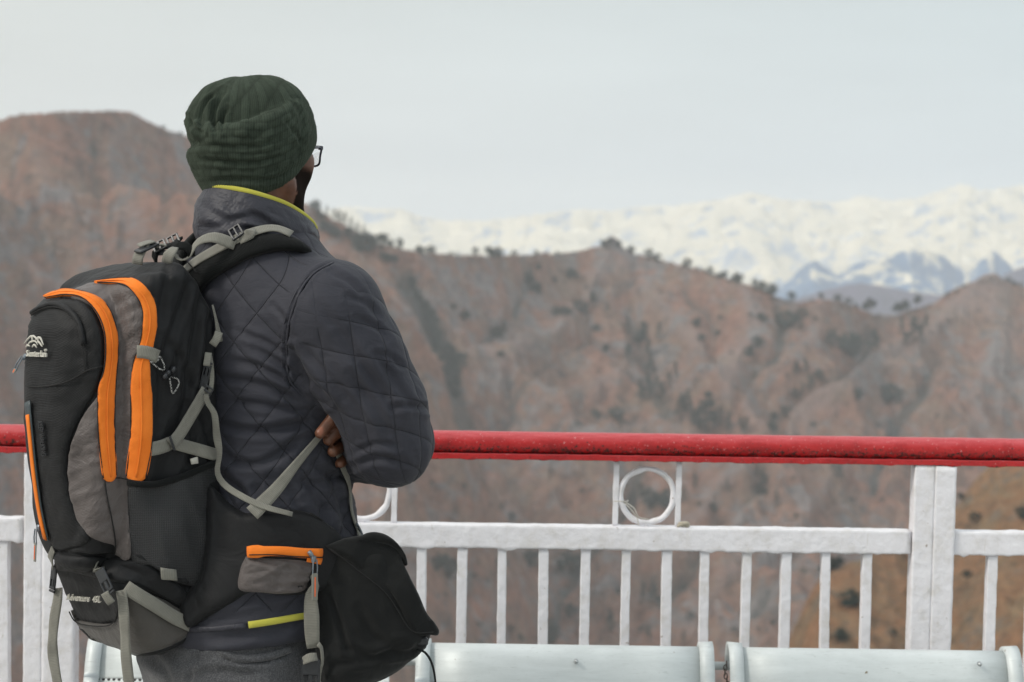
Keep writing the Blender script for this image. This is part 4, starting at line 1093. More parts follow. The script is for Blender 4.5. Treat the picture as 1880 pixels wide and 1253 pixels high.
# --- trousers
HIP = pt(432, 1150)
TR = [(pt(448, 1060), 160 * U, 140 * U), (pt(436, 1140), 172 * U, 152 * U), (pt(424, 1210), 176 * U, 156 * U), (pt(424, 1300), 170 * U, 138 * U)]
def trousers_sdf(p):
    d, *_ = loft(p, TR); top = pt(448, 1080)[2]; d = smax(d, p[:, 2] - top, .004)
    d = smax(d, (HIP[2] - 175 * U) - p[:, 2], .03)
    for sx in (-1, 1):
        a = pt(424, 1230) + Rt * sx * .082; k = np.array([a[0], a[1], .50]) + Rt * sx * .012 + Fw * .012; c = np.array([a[0], a[1], .07]) + Rt * sx * .02 - Fw * .005
        d = smin(d, chain(p, [a, k, c], [.092, .070, .062], .03), .03)
    return smax(d, .045 - p[:, 2], .004)

# --- head and hands (one continuous body)
HC = pt(479, 285)
def hp(r, f, py): return np.array([HC[0] + Rh[0] * r + Fh[0] * f, HC[1] + Rh[1] * r + Fh[1] * f, pt(481, py)[2]])
HLIFT = .010
def hand_pts():
    """left hand tucked under the right arm: for each finger knuckle, middle joint, end joint, tip"""
    tor = lambda x, y, l: hit([(x, y)], torso_only)[0][0] + np.array([0, -l - HLIFT * (l > .005), 0])
    f = []
    f.append([tor(662, 722, .000), tor(636, 740, .018), tor(615, 766, .021), tor(591, 793, .015)])
    f.append([tor(682, 752, .000), tor(652, 764, .026), tor(630, 781, .030), tor(606, 805, .012)])
    f.append([tor(690, 778, .002), tor(664, 789, .028), tor(643, 804, .034), tor(614, 826, .012)])
    f.append([tor(694, 804, .002), tor(672, 815, .028), tor(652, 829, .033), tor(627, 849, .012)])
    return f
FING = hand_pts(); FR = [(.0112, .0108, .0104, .0086), (.0118, .0116, .0120, .0092), (.0116, .0113, .0118, .0090), (.0108, .0104, .0106, .0082)]
def hand_sdf(p):
    wr = pt(640, 790, 3.24); d = None
    palm = smin(caps(p, wr, FING[1][0], .026, .022), caps(p, wr, FING[3][0], .022, .018), .012); palm = smin(palm, caps(p, FING[0][0], FING[3][0], .012, .012), .01)
    th = chain(p, [wr, pt(655, 745, 3.22), pt(648, 715, 3.19)], [.016, .012, .009], .005)
    d = smin(palm, th, .008)
    for fp, fr in zip(FING, FR):
        d = smin(d, chain(p, fp, fr, .0022), .004)
    return d
def head_sdf(p):
    d = ell(p, hp(0, -.004, 266), (.064, .072, .084), np.array([Rh, Fh, Zu]))          # skull
    d = smin(d, ell(p, hp(0, .022, 312), (.068, .070, .082), np.array([Rh, Fh, Zu])), .03)   # face
    for sx in (-1, 1):
        d = smin(d, caps(p, hp(sx * .052, .045, 296), hp(sx * .050, .040, 312), .020, .020), .018)   # cheekbones
        d = smin(d, caps(p, hp(sx * .055, -.004, 350), hp(sx * .022, .062, 392), .020, .020), .02)   # jaw
        d = smax(d, -ell(p, hp(sx * .032, .098, 284), (.019, .012, .012), np.array([Rh, Fh, Zu])), .014)
        d = smin(d, caps(p, hp(sx * .045, .078, 268), hp(sx * .015, .090, 268), .008, .008), .012)   # brow
        # ear
        e = smin(ell(p, hp(sx * .066, -.024, 316), (.009, .016, .026), np.array([Rh, Fh, Zu])), ell(p, hp(sx * .073, -.017, 342), (.0085, .010, .0125), np.array([Rh, Fh, Zu])), .006)
        d = smin(d, e, .005)
    d = smin(d, caps(p, hp(0, .088, 285), hp(0, .110, 318), .007, .012), .012)           # nose
    d = smin(d, caps(p, hp(-.012, .098, 321), hp(.012, .098, 321), .008, .008), .008)
    d = smin(d, caps(p, hp(-.018, .084, 346), hp(.018, .084, 346), .007, .007), .008)    # lips
    d = smin(d, caps(p, hp(-.016, .083, 354), hp(.016, .083, 354), .008, .008), .006)
    d = smin(d, caps(p, hp(-.008, .074, 385), hp(.008, .074, 385), .018, .018), .02)     # chin
    d = smin(d, caps(p, hp(0, -.028, 340), pt(480, 470), .060, .062), .03)               # neck
    return d
def body_sdf(p):
    d = head_sdf(p)
    t, *_ = loft(p, TORSO); t = smax(smax(t + .02, pt(448, 1040)[2] - p[:, 2], .02), p[:, 2] - pt(474, 450)[2], .02); d = smin(d, t, .02)
    d = smin(d, chain(p, ARM, [r - .022 for r in ARMR], .02), .02); d = smin(d, chain(p, FORE, [.05, .042, .028], .02), .01)
    d = smin(d, chain(p, ARML, [.068, .05, .042, .026], .02), .02)
    # right hand resting on the left upper arm, out of sight
    rw = pt(600, 800, 3.40); d = smin(d, caps(p, FORE[-1], rw, .028, .024), .01); d = smin(d, caps(p, rw, rw + np.array([-.05, .03, .01]), .024, .022), .01)
    for k in range(4): d = smin(d, chain(p, [rw + np.array([-.05, .03, .028 - .018 * k]), rw + np.array([-.085, .03, .030 - .018 * k]), rw + np.array([-.11, .012, .026 - .018 * k])], [.0095, .009, .0075], .002), .004)
    tr, *_ = loft(p, TR); tr = smax(smax(tr + .018, p[:, 2] - pt(448, 1080)[2], .01), (HIP[2] - 160 * U) - p[:, 2], .03); d = smin(d, tr, .02)
    for sx in (-1, 1):
        a = pt(424, 1230) + Rt * sx * .082; k = np.array([a[0], a[1], .50]) + Rt * sx * .012 + Fw * .012; c = np.array([a[0], a[1], .09]) + Rt * sx * .02 - Fw * .005
        d = smin(d, chain(p, [a, k, c, c + Fw * .06 - Zu * .04], [.078, .054, .042, .034], .02), .02)
    return smin(d, hand_sdf(p), .006)

def mat_skin():
    m, N, L, b = new_mat('brown_skin'); co = ncoord(N, L)
    c = nramp(N, L, nnoise(N, L, co, 60, 4), [(.3, (.085, .034, .018)), (.7, (.145, .060, .032))])
    at = N.new('ShaderNodeAttribute'); at.attribute_name = 'beard'
    c = nmix(N, L, at.outputs['Fac'], c, (.015, .011, .009))
    tp = N.new('ShaderNodeAttribute'); tp.attribute_name = 'rosy'
    c = nmix(N, L, tp.outputs['Fac'], c, (.25, .09, .05))
    L.new(c, b.inputs['Base Color']); b.inputs['Roughness'].default_value = .45
    L.new(nmath(N, L, 'MULTIPLY_ADD', at.outputs['Fac'], .5, .42), b.inputs['Roughness']); L.new(nmath(N, L, 'MULTIPLY_ADD', at.outputs['Fac'], -.42, .45), b.inputs['Specular IOR Level']); b.inputs['Subsurface Weight'].default_value = .08; b.inputs['Subsurface Radius'].default_value = (.01, .004, .002); b.inputs['Subsurface Scale'].default_value = .4
    nbump(N, L, b, nnoise(N, L, co, 700, 3), .25, .001); return m
def mat_jacket():
    m, N, L, b = new_mat('quilted_charcoal_nylon'); co = ncoord(N, L)
    q1 = N.new('ShaderNodeAttribute'); q1.attribute_name = 'q1'; q2 = N.new('ShaderNodeAttribute'); q2.attribute_name = 'q2'; qm = N.new('ShaderNodeAttribute'); qm.attribute_name = 'qm'
    def ln(a, w_):
        x = nmath(N, L, 'ABSOLUTE', nmath(N, L, 'SUBTRACT', nmath(N, L, 'FRACT', a), .5))
        r = N.new('ShaderNodeMapRange'); r.interpolation_type = 'SMOOTHSTEP'; L.new(x, r.inputs[0]); r.inputs[1].default_value = .5 - w_; r.inputs[2].default_value = .5; return r.outputs[0]
    l1 = nmath(N, L, 'MAXIMUM', ln(q1.outputs['Fac'], .021), ln(q2.outputs['Fac'], .021)); l1 = nmath(N, L, 'MULTIPLY', l1, qm.outputs['Fac'])
    l2 = nmath(N, L, 'MAXIMUM', ln(q1.outputs['Fac'], .10), ln(q2.outputs['Fac'], .10)); l2 = nmath(N, L, 'MULTIPLY', l2, qm.outputs['Fac'])
    c = nramp(N, L, nnoise(N, L, co, 6, 5), [(.3, (.0295, .0305, .0400)), (.7, (.0415, .0425, .0530))])
    c = nmix(N, L, nmath(N, L, 'MULTIPLY', l1, .62), c, (.012, .012, .016)); L.new(c, b.inputs['Base Color'])
    b.inputs['Roughness'].default_value = .70; b.inputs['Specular IOR Level'].default_value = .22; b.inputs['Sheen Weight'].default_value = .05
    # fine puckers across the cloth
    mp = N.new('ShaderNodeMapping'); mp.inputs['Scale'].default_value = (14, 14, 42); mp.inputs['Rotation'].default_value = (.2, .5, .3); L.new(co, mp.inputs[0])
    f1 = nnoise(N, L, mp.outputs[0], 1.6, 5, .6, 1.2)
    mp2 = N.new('ShaderNodeMapping'); mp2.inputs['Scale'].default_value = (40, 40, 16); mp2.inputs['Rotation'].default_value = (.4, -.5, .3); L.new(co, mp2.inputs[0])
    f2 = nnoise(N, L, mp2.outputs[0], 1.2, 4, .55, 1.0)
    p = nbump(N, L, None, nmath(N, L, 'ADD', f1, nmath(N, L, 'MULTIPLY', f2, .5)), .20, .010)
    p = nbump(N, L, None, nmath(N, L, 'MULTIPLY', l2, -1), .25, .004, p)
    nbump(N, L, b, nmath(N, L, 'MULTIPLY', l1, -1), .6, .003, p); return m
M_skin = mat_skin(); M_jac = mat_jacket()
M_jplain = mat_cloth('charcoal_nylon', (.0310, .0315, .0415), .52, .12, 900, .1, .04, .5, 22, .32)
M_fleece = mat_cloth('black_fleece', (.010, .011, .011), .95, .5, 900, .2, .1)
M_yel = mat_cloth('yellow_green_piping', (.47, .44, .06), .85, .25, 2600, .1, .1)
def mat_marl():
    m, N, L, b = new_mat('grey_marl_jersey'); co = ncoord(N, L)
    n = nnoise(N, L, co, 420, 3, .8); n2 = nnoise(N, L, co, 9, 4)
    c = nramp(N, L, n, [(.3, (.040, .041, .045)), (.5, (.078, .079, .084)), (.72, (.15, .152, .158))])
    c = nmix(N, L, .5, c, nramp(N, L, n2, [(.3, (.8, .8, .8)), (.7, (1.15, 1.15, 1.15))]), 'MULTIPLY')
    L.new(c, b.inputs['Base Color']); b.inputs['Roughness'].default_value = .95; b.inputs['Sheen Weight'].default_value = .2; b.inputs['Specular IOR Level'].default_value = .15
    p = nbump(N, L, None, nnoise(N, L, co, 16, 4, .5, .8), .5, .012)
    nbump(N, L, b, n, .35, .002, p); return m
M_marl = mat_marl()

foot = pt(424, 1230); man = empty('person', 'man in quilted charcoal jacket and green knitted hat, arms folded, looking over the railing', 'person', (foot[0], foot[1], 0))
# body
V, Fq = surf(body_sdf, (foot[0] - .42, 2.85, .02), (foot[0] + .55, 3.75, 1.80), .006)
V = relax(V, Fq, 1, .3)
# finer hand and head area
V1, F1, _ = keep(V, Fq, np.ones(len(V), bool))
q = V - HC; rr_ = q @ Rh; ff_ = q @ Fh; py = to_px(V)[:, 1]
earm = (rr_ > .066) & (ff_ < -.006)
beard = np.where(earm, 0, 1) * sstep(-.016, -.004, ff_) * sstep(300, 318, py + (ff_ - .03) * -300) * (py < 430) * (1 - sstep(.088, .094, ff_) * sstep(338, 344, py) * (1 - sstep(358, 362, py)))
beard = np.where((np.abs(rr_) < .03) & (ff_ > .085) & (py < 335), 0, beard)
beard = np.maximum(beard, sstep(-.052, -.064, ff_) * (py < 375) * (py > 100))
mesh('body', V1, F1, M_skin, man, attrs={'beard': beard, 'rosy': np.zeros(len(V1))})
for o_ in [c for c in man.children if c.name.startswith('body')]: BODY = o_
# re-mesh the visible hand at finer size and merge it into the same body mesh
def fine_region(sdf, lo, hi, h):
    v, f = surf(sdf, lo, hi, h); return relax(v, f, 1, .3), f
def combine(ob, v, f, extra):
    me = ob.data; n0 = len(me.vertices); a = np.empty(n0 * 3); me.vertices.foreach_get('co', a)
    nf = len(me.polygons); li = np.empty(len(me.loops), np.int32); me.loops.foreach_get('vertex_index', li); F0 = li.reshape(-1, 4)
    at = {k: np.empty(n0) for k in extra}
    for k in extra: me.attributes[k].data.foreach_get('value', at[k])
    VV = np.vstack([a.reshape(-1, 3), v]); FF = np.vstack([F0, f + n0])
    nm = ob.name; mt = me.materials[0]; par = ob.parent
    bpy.data.objects.remove(ob); return mesh('body', VV, FF, mt, par, attrs={k: np.concatenate([at[k], extra[k]]) for k in extra})
v, f = fine_region(lambda p: smax(hand_sdf(p), np.abs(p[:, 0] - pt(628, 800, 3.1)[0]) - .08, .002) - .0006, pt(560, 880, 2.95), pt(720, 680, 3.30), .0022)
tips = np.array([fp[3] for fp in FING]); kn = np.array([fp[2] for fp in FING])
ros = np.zeros(len(v))
for t_ in tips[:1]: ros = np.maximum(ros, .9 * (1 - sstep(.004, .0085, np.linalg.norm((v - t_ - np.array([.001, -.006, .004])) * np.array([1.3, 1, .8]), axis=1))))
for t_ in kn[1:]: ros = np.maximum(ros, .45 * (1 - sstep(.005, .013, np.linalg.norm(v - t_ - np.array([0, -.009, .002]), axis=1))))
BODY = combine(BODY, v, f, {'beard': np.zeros(len(v)), 'rosy': ros})

# jacket
def jacket_attrs(V):
    d, u, vv, a, b = loft(V, TORSO); da = arm_only(V); dt = torso_only(V)
    ang = np.arctan2(-u / a, -vv / b)                     # 0 at the spine, wraps at the chest zip
    s_ = ang * .155; t_ = V[:, 2]
    t_ = t_ + .35 * np.clip(V[:, 2] - 1.30, 0, 1) * 0 
    q1 = (s_ * 1.0 + t_ * .80) / .078; q2 = (s_ * 1.0 - t_ * 1.05) / .088 + .3
    # sleeve coordinates
    ax = ELB - SH; L_ = np.linalg.norm(ax); ax = ax / L_; rel = V - SH; al = rel @ ax
    e1 = np.cross(ax, np.array([0, 1.0, 0])); e1 /= np.linalg.norm(e1); e2 = np.cross(ax, e1)
    aa = np.arctan2(rel @ e1, -(rel @ e2)); aa2 = np.arctan2(rel @ e1, rel @ e2)
    sg = aa2 * .080
    p1 = (sg + .29 * al) / .048 + .25; p2 = (al - sg * .80) / .064 + .1
    arm = da < dt
    dd = np.abs(da - dt)
    qm = sstep(.0004, .0022, dd) * np.where(arm & ((V[:, 1] > 3.22)), 0, 1) * sstep(pt(448, 1092)[2], pt(448, 1080)[2], V[:, 2])
    near = np.where(arm, sstep(3.0, 2.6, np.abs(aa2)), 1)
    return np.where(arm, p1, q1), np.where(arm, p2, q2), qm * near, arm, dd, s_, al, sg
CREASES = [  # folds read off the jacket (points, width, depth)
    ([(395, 690), (450, 700), (505, 716), (560, 748)], 7, 5), ([(410, 735), (470, 742), (530, 752), (590, 760)], 7, 5), ([(400, 780), (460, 790), (520, 785), (580, 770)], 8, 6), ([(405, 830), (440, 850), (490, 846), (560, 800)], 8, 6),
    ([(470, 640), (520, 670), (560, 705)], 7, 5), ([(440, 610), (490, 630), (528, 655)], 6, 4), ([(535, 645), (560, 690), (600, 735)], 8, 6), ([(560, 640), (600, 690), (632, 730)], 7, 3.5), ([(420, 660), (470, 672), (530, 700), (560, 725)], 6, 4),
    ([(585, 560), (650, 640), (690, 700)], 9, 2.5), ([(620, 620), (680, 690), (730, 760)], 9, 3), ([(640, 690), (690, 750), (720, 810)], 9, 3), ([(600, 660), (640, 730), (680, 800)], 9, 3), ([(680, 640), (725, 700), (765, 760)], 8, 2.5),
    ([(650, 855), (690, 842), (740, 850)], 7, 4), ([(645, 835), (690, 815), (730, 820)], 6, 3), ([(720, 750), (755, 745), (785, 752)], 6, 4), ([(610, 500), (645, 520), (668, 548)], 6, 3), ([(640, 545), (675, 560), (692, 580)], 6, 3),
    ([(655, 585), (690, 600), (712, 622)], 6, 3), ([(690, 650), (715, 655), (735, 672)], 6, 3), ([(470, 900), (500, 960), (520, 985)], 8, 4), ([(560, 880), (590, 930), (600, 980)], 8, 4), ([(600, 860), (625, 920), (640, 980)], 7, 4), ([(530, 900), (560, 960), (570, 1000)], 7, 3),
    ([(400, 870), (440, 900), (460, 930)], 8, 5), ([(500, 560), (525, 590), (535, 620)], 5, 2.5), ([(545, 880), (580, 890), (625, 870)], 8, 4), ([(580, 850), (600, 870), (640, 880)], 7, 4),
    ([(545, 540), (529, 600), (526, 660), (532, 700), (556, 724)], 3.2, 4.5), ([(612, 482), (575, 502), (548, 540)], 3.2, 4.0), ([(534, 560), (518, 620), (520, 690)], 2.5, 1.5)]
def build_jacket():
    V, Fq = surf(jacket_sdf, (foot[0] - .36, 2.85, pt(448, 1172)[2]), (foot[0] + .52, 3.70, pt(478, 440)[2] + .03), .0042)
    V = relax(V, Fq, 1, .3)
    Nn = grad(jacket_sdf, V)
    q1, q2, qm, arm, dd, s_, al, sg = jacket_attrs(V)
    tri = lambda x: np.abs((x % 1) - .5) * 2                       # 1 on a seam, 0 mid-way
    puff = (1 - tri(q1) ** 3.0) * (1 - tri(q2) ** 3.0)
    qf = qm
    amp = np.where(arm, .0030, .0026)
    D = amp * (puff - .6) * qf * np.where(arm, .55, .25 + .65 * sstep(1.42, 1.22, V[:, 2]))
    t_ = V[:, 2]
    wr = ridged(np.stack([s_ * 11 + t_ * 4, t_ * 34 + s_ * 5, V[:, 1] * 3], -1), 3, 91) - .62
    wr2 = ridged(np.stack([al * 7 + sg * 9, sg * 26 - al * 10, V[:, 0] * 2], -1), 3, 95) - .62
    low = sstep(1.35, 1.12, t_)
    D = D + np.where(arm, wr2 * .0065, wr * (.004 + .009 * low)) * sstep(.0, .02, dd)
    D = D + (fbm(V * 9, 2, 33) - .5) * .008
    V = V + Nn * D[:, None]
    V = crease(V, Nn, [(a_, b_, c_ * 1.3) for a_, b_, c_ in CREASES])
    return mesh('jacket', V, Fq, M_jac, man, attrs={'q1': q1, 'q2': q2, 'qm': qf})
JK = build_jacket()

a_, n_s = on([(612, 482), (575, 502), (548, 540), (529, 600), (526, 660), (532, 700), (556, 726)], jacket_sdf, -.0008)
MB().tube(a_, .0022, 6).build('sleeve_seam', M_jplain, JK, True)
a_, n_s = on([(603, 487), (566, 506), (539, 545), (520, 602), (517, 660), (523, 700)], jacket_sdf, -.0002)
MB().tube(a_, .0011, 6).build('sleeve_seam', M_jplain, JK, True)
# collar: rim and foot rings in (his right, fore) around the neck, one wall with thickness
NC = pt(474, 400)
def cp(r, f, py): return np.array([NC[0] + Rt[0] * r + Fw[0] * f, NC[1] + Rt[1] * r + Fw[1] * f, pt(474, py)[2]])
rimR = [(.042, .090, 419), (.060, .068, 406), (.076, .036, 391), (.082, -.004, 374), (.070, -.055, 358), (.036, -.084, 349), (0, -.092, 346)]
midR = [(.042, .093, 440), (.064, .070, 432), (.084, .040, 420), (.094, -.004, 410), (.082, -.062, 398), (.043, -.098, 394), (0, -.108, 392)]
lowR = [(.040, .090, 468), (.060, .070, 478), (.080, .040, 470), (.092, -.006, 458), (.080, -.060, 446), (.043, -.094, 440), (0, -.104, 440)]
def ringpts(R_): return np.array([cp(*x) for x in R_] + [cp(-r, f, y) for (r, f, y) in R_[-2::-1]])
A_, B_, C_ = (spline(ringpts(x), 120) for x in (rimR, midR, lowR))
V = []; nt_ = 22
for i in range(120):
    for j in range(nt_):
        t = j / (nt_ - 1); p_ = (1 - t) ** 2 * A_[i] + 2 * t * (1 - t) * (2 * B_[i] - (A_[i] + C_[i]) / 2) + t * t * C_[i]
        V.append(p_)
V = np.array(V); cen = np.array([NC[0], NC[1], 0]); out_ = V - cen; out_[:, 2] = 0; out_ /= np.linalg.norm(out_, axis=1)[:, None]
V = V + out_ * ((ridged(np.stack([V[:, 0] * 9, V[:, 2] * 34 + V[:, 0] * 14, V[:, 1] * 9], -1), 3, 55) - .62) * .011 * np.tile(np.sin(np.linspace(0.15, math.pi, nt_)) , 120))[:, None]
V = crease(V, out_, [([(385, 392), (420, 405), (470, 400), (520, 440)], 7, 6), ([(440, 380), (480, 398), (520, 425)], 6, 3), ([(372, 420), (420, 415), (480, 430), (545, 455)], 7, 5)])
W_ = V - out_ * .011
n_ = len(V); f = []
for i in range(119):
    for j in range(nt_ - 1):
        a = i * nt_ + j; f.append((a, a + 1, a + nt_ + 1, a + nt_)); f.append((a + n_, a + nt_ + n_, a + nt_ + 1 + n_, a + 1 + n_))
    a = i * nt_; f.append((a, a + nt_, a + nt_ + n_, a + n_))
for i in (0, 119):
    for j in range(nt_ - 1):
        a = i * nt_ + j; f.append((a, a + n_, a + 1 + n_, a + 1) if i == 0 else (a, a + 1, a + 1 + n_, a + n_))
COLL = mesh('collar', np.vstack([V, W_]), f, M_jplain, JK, True)
rim = np.array([V[i * nt_] for i in range(120)]); ro = np.array([out_[i * nt_] for i in range(120)])
MB().tube(rim - ro * .003 + Zu * .0015, .0047, 10).build('collar_piping', M_yel, JK, True)
# fleece lining shows inside the collar
L1 = rim - ro * .013 + Zu * .003; L2 = L1 - Zu * .07 - ro * .004
Vl = np.vstack([L1, L2, L1 - ro * .006, L2 - ro * .006]); f = []
for i in range(119):
    f += [(i, 120 + i, 121 + i, i + 1), (240 + i, 241 + i, 361 + i, 360 + i), (i, i + 1, 241 + i, 240 + i)]
mesh('collar_lining', Vl, f, M_fleece, JK, True)
# zip teeth down the open front edges
M_zipt = mat_plain('dark_zip_teeth', (.03, .03, .034), .35, .3)
for e_ in (0, 119):
    ed = np.array([V[e_ * nt_ + j] - out_[e_ * nt_ + j] * .005 for j in range(nt_)]); ed = spline(ed, 22)
    tn = np.cross(out_[e_ * nt_], Zu); tn *= (1 if tn @ Fw > 0 else -1)
    tn = Fw * .9 + out_[e_ * nt_] * .2; tn /= np.linalg.norm(tn)
    mb = MB()
    mb.tube(ed, .0022, 6)
    for k in range(1, 22): mb.box(ed[k] + tn * .0036, (.0042, .0042, .0024), np.stack([tn, np.cross(Zu, tn), Zu], 1), .0006)
    mb.build('zipper', M_zipt, JK)

# trousers
V, Fq = surf(trousers_sdf, (foot[0] - .26, 2.95, .03), (foot[0] + .26, 3.45, .93), .006)
V = relax(V, Fq, 1, .3); Nn = grad(trousers_sdf, V)
V = V + Nn * ((ridged(V * np.array([7, 7, 9]) + 3, 3, 44) - .6) * .016)[:, None]
V = crease(V, Nn, [([(395, 1205), (440, 1218), (500, 1212), (540, 1196)], 4, 7), ([(300, 1170), (380, 1180), (440, 1160)], 9, 6), ([(320, 1253), (400, 1235), (480, 1240)], 10, 6), ([(270, 1200), (300, 1230), (310, 1260)], 10, 5), ([(460, 1160), (520, 1168), (560, 1150)], 8, 4), ([(380, 1180), (350, 1230), (345, 1280)], 5, 4)])
TRO = mesh('trousers', V, Fq, M_marl, man)
welt = on([(402, 1190), (420, 1203), (455, 1209), (495, 1205), (530, 1192)], trousers_sdf, .004)
ribbon('pocket_welt', welt[0], 14 * U, M_marl, TRO, welt[1], .003, puff=.003)
# hem of the jacket: ribbed panel and yellow piping
hem_p = on([(456, 1147), (500, 1140), (560, 1129), (600, 1122)], jacket_sdf, .004)
ribbon('hem_piping', hem_p[0], 12 * U, M_yel, JK, hem_p[1], .003, puff=.002)
hb_ = on([(300, 1150), (350, 1155), (400, 1154), (452, 1148)], jacket_sdf, .003)
ribbon('hem_binding', hb_[0], 10 * U, M_jplain, JK, hb_[1], .003, puff=.002)

# shoes
M_shoe = mat_cloth('dark_trainers', (.03, .03, .035), .7); M_sole = mat_plain('rubber_sole', (.25, .25, .24), .7)
for sx in (-1, 1):
    a = np.array([foot[0], foot[1], 0]) + Rt * sx * .102 - Fw * .005
    def shoe(p, a=a):
        d = smin(caps(p, a - Fw * .05 + Zu * .06, a + Fw * .08 + Zu * .045, .046, .042), caps(p, a + Fw * .08 + Zu * .045, a + Fw * .165 + Zu * .038, .042, .034), .02)
        d = smin(d, caps(p, a + Zu * .07, a + Zu * .115, .046, .05), .02); return smax(d, .018 - p[:, 2], .004)
    v, f = surf(shoe, a - np.array([.26, .26, 0]), a + np.array([.26, .26, .2]), .006); s1 = mesh('shoe', relax(v, f, 2), f, M_shoe, man)
    def sole(p, a=a):
        q = p - a; d = smin(np.abs(q @ Rt) - .046 + .3 * np.maximum(q @ Fw - .12, 0), np.abs(q @ Rt) - .046, .01); x = (q @ Fw) - .055
        return extr(rbox2(x, q @ Rt, .142, .046, .044), q[:, 2] - .012, .012, .004)
    v, f = surf(sole, a - np.array([.26, .26, .01]), a + np.array([.26, .26, .04]), .004); mesh('sole', relax(v, f, 1), f, M_sole, s1)

# --- beanie
BC = pt(458, 256)
rimA, rimB = pt(372, 250), pt(545, 178)
pn = np.cross(rimB - rimA, np.array([.12, 1.0, .14])); pn /= np.linalg.norm(pn); pn = pn if pn[2] > 0 else -pn
cutf = np.array([-.14, -.082, -.057, -.036, -.017, .01, .06, .12]); cutz = np.array([pt(490, y)[2] for y in (368, 370, 358, 346, 328, 300, 258, 245)])
_lp = [(351, 226), (368, 240), (400, 247), (450, 240), (500, 221), (534, 196), (552, 168)]
LIP = [x + np.array([0, .002, 0]) for x in hit(_lp, lambda p: ell(p, pt(462, 258), (112 * U, 108 * U, 112 * U)))[0]]; LIPR = [13 * U, 16 * U, 17 * U, 17 * U, 16 * U, 13 * U, 8 * U]
def beanie_sdf(p):
    low = ell(p, pt(454, 250), (116 * U, 110 * U, 122 * U))
    low = smin(low, ell(p, pt(494, 250), (77 * U, 104 * U, 108 * U)), .02)
    low = smin(low, caps(p, pt(466, 262), pt(470, 345), 101 * U, 90 * U), .03)
    low = smin(low, caps(p, pt(374, 240, 3.18), pt(420, 262, 3.12), 28 * U, 22 * U), .03)
    low = smax(low, (p - pt(458, 226)) @ pn, .016)
    low = smin(low, chain(p, LIP, LIPR, .006), .008)
    up = ell(p, pt(452, 232), (109 * U, 94 * U, 91 * U)); up = smin(up, ell(p, pt(498, 220), (72 * U, 82 * U, 76 * U)), .02)
    up = smin(up, caps(p, pt(368, 215, 3.17), pt(392, 180, 3.17), 22 * U, 20 * U), .022)
    d = smin(low, up, .004)
    f_ = (p - HC) @ Fh
    return smax(d, np.interp(f_, cutf, cutz) - p[:, 2], .006)
V, Fq = surf(beanie_sdf, pt(300, 390, 3.02) * np.array([1, 0, 1]) + np.array([0, 3.02, 0]), np.array([pt(600, 120)[0], 3.36, pt(600, 120)[2]]), .0022)
V = relax(V, Fq, 1, .3); Nn = grad(beanie_sdf, V)
lowm = ((V - pt(458, 226)) @ pn) < .006
isup = ~lowm
q = V - BC; ang = np.arctan2(-(q @ Rh), -(q @ Fh))                      # wraps at the forehead
f_ = (V - HC) @ Fh; edge = V[:, 2] - np.interp(f_, cutf, cutz)
rib = sstep(.040, .034, edge)
cq = V - pt(445, 205); ku = np.where(isup, np.arctan2(-(cq @ Rh), -(cq @ Fh)) * .085 / .0145, ang * .105 / .021)
crown_ax = V - pt(400, 190); kr = np.linalg.norm(crown_ax, axis=1)
kv = np.where(isup, kr / .030, edge / .0125)
row = np.floor(kv); cu = (ku + .5 * (row % 2)) % 1; cvv = kv % 1
cell = np.sqrt(np.clip(1 - (2 * cu - 1) ** 4, 0, 1)) * np.sqrt(np.clip(1 - (2 * cvv - 1) ** 2, 0, 1))
wob = .7 + .6 * noise(np.stack([np.floor(ku + .5 * (row % 2)), row, row * 0], -1), 4)
par_ = (np.floor(ku + .5 * (row % 2)) + row) % 2
D = (cell * wob * np.where(par_ > .5, 1, .5) - .45) * .0017 * (1 - rib) + (np.abs(np.sin(ang * .105 / .0062 * math.pi)) - .5) * .0014 * rib
D = D + (fbm(V * 18, 3, 12) - .5) * .006
V = V + Nn * D[:, None]
V = crease(V, Nn, [([(398, 246), (392, 215), (398, 190), (412, 168)], 5, 9), ([(372, 240), (368, 212), (380, 188), (402, 170)], 4, 6), ([(408, 240), (410, 215), (418, 200)], 4, 4), ([(345, 215), (356, 236), (372, 246)], 4, 5),
    ([(350, 290), (400, 296), (460, 300), (530, 285)], 5, 3.5), ([(345, 262), (400, 270), (470, 268), (545, 240)], 5, 3), ([(375, 335), (430, 330), (500, 330), (555, 300)], 5, 3.5), ([(540, 185), (556, 230), (545, 290)], 5, 3), ([(520, 215), (545, 250), (560, 270)], 4, 2.5)])
V = relax(V, Fq, 1, .35)
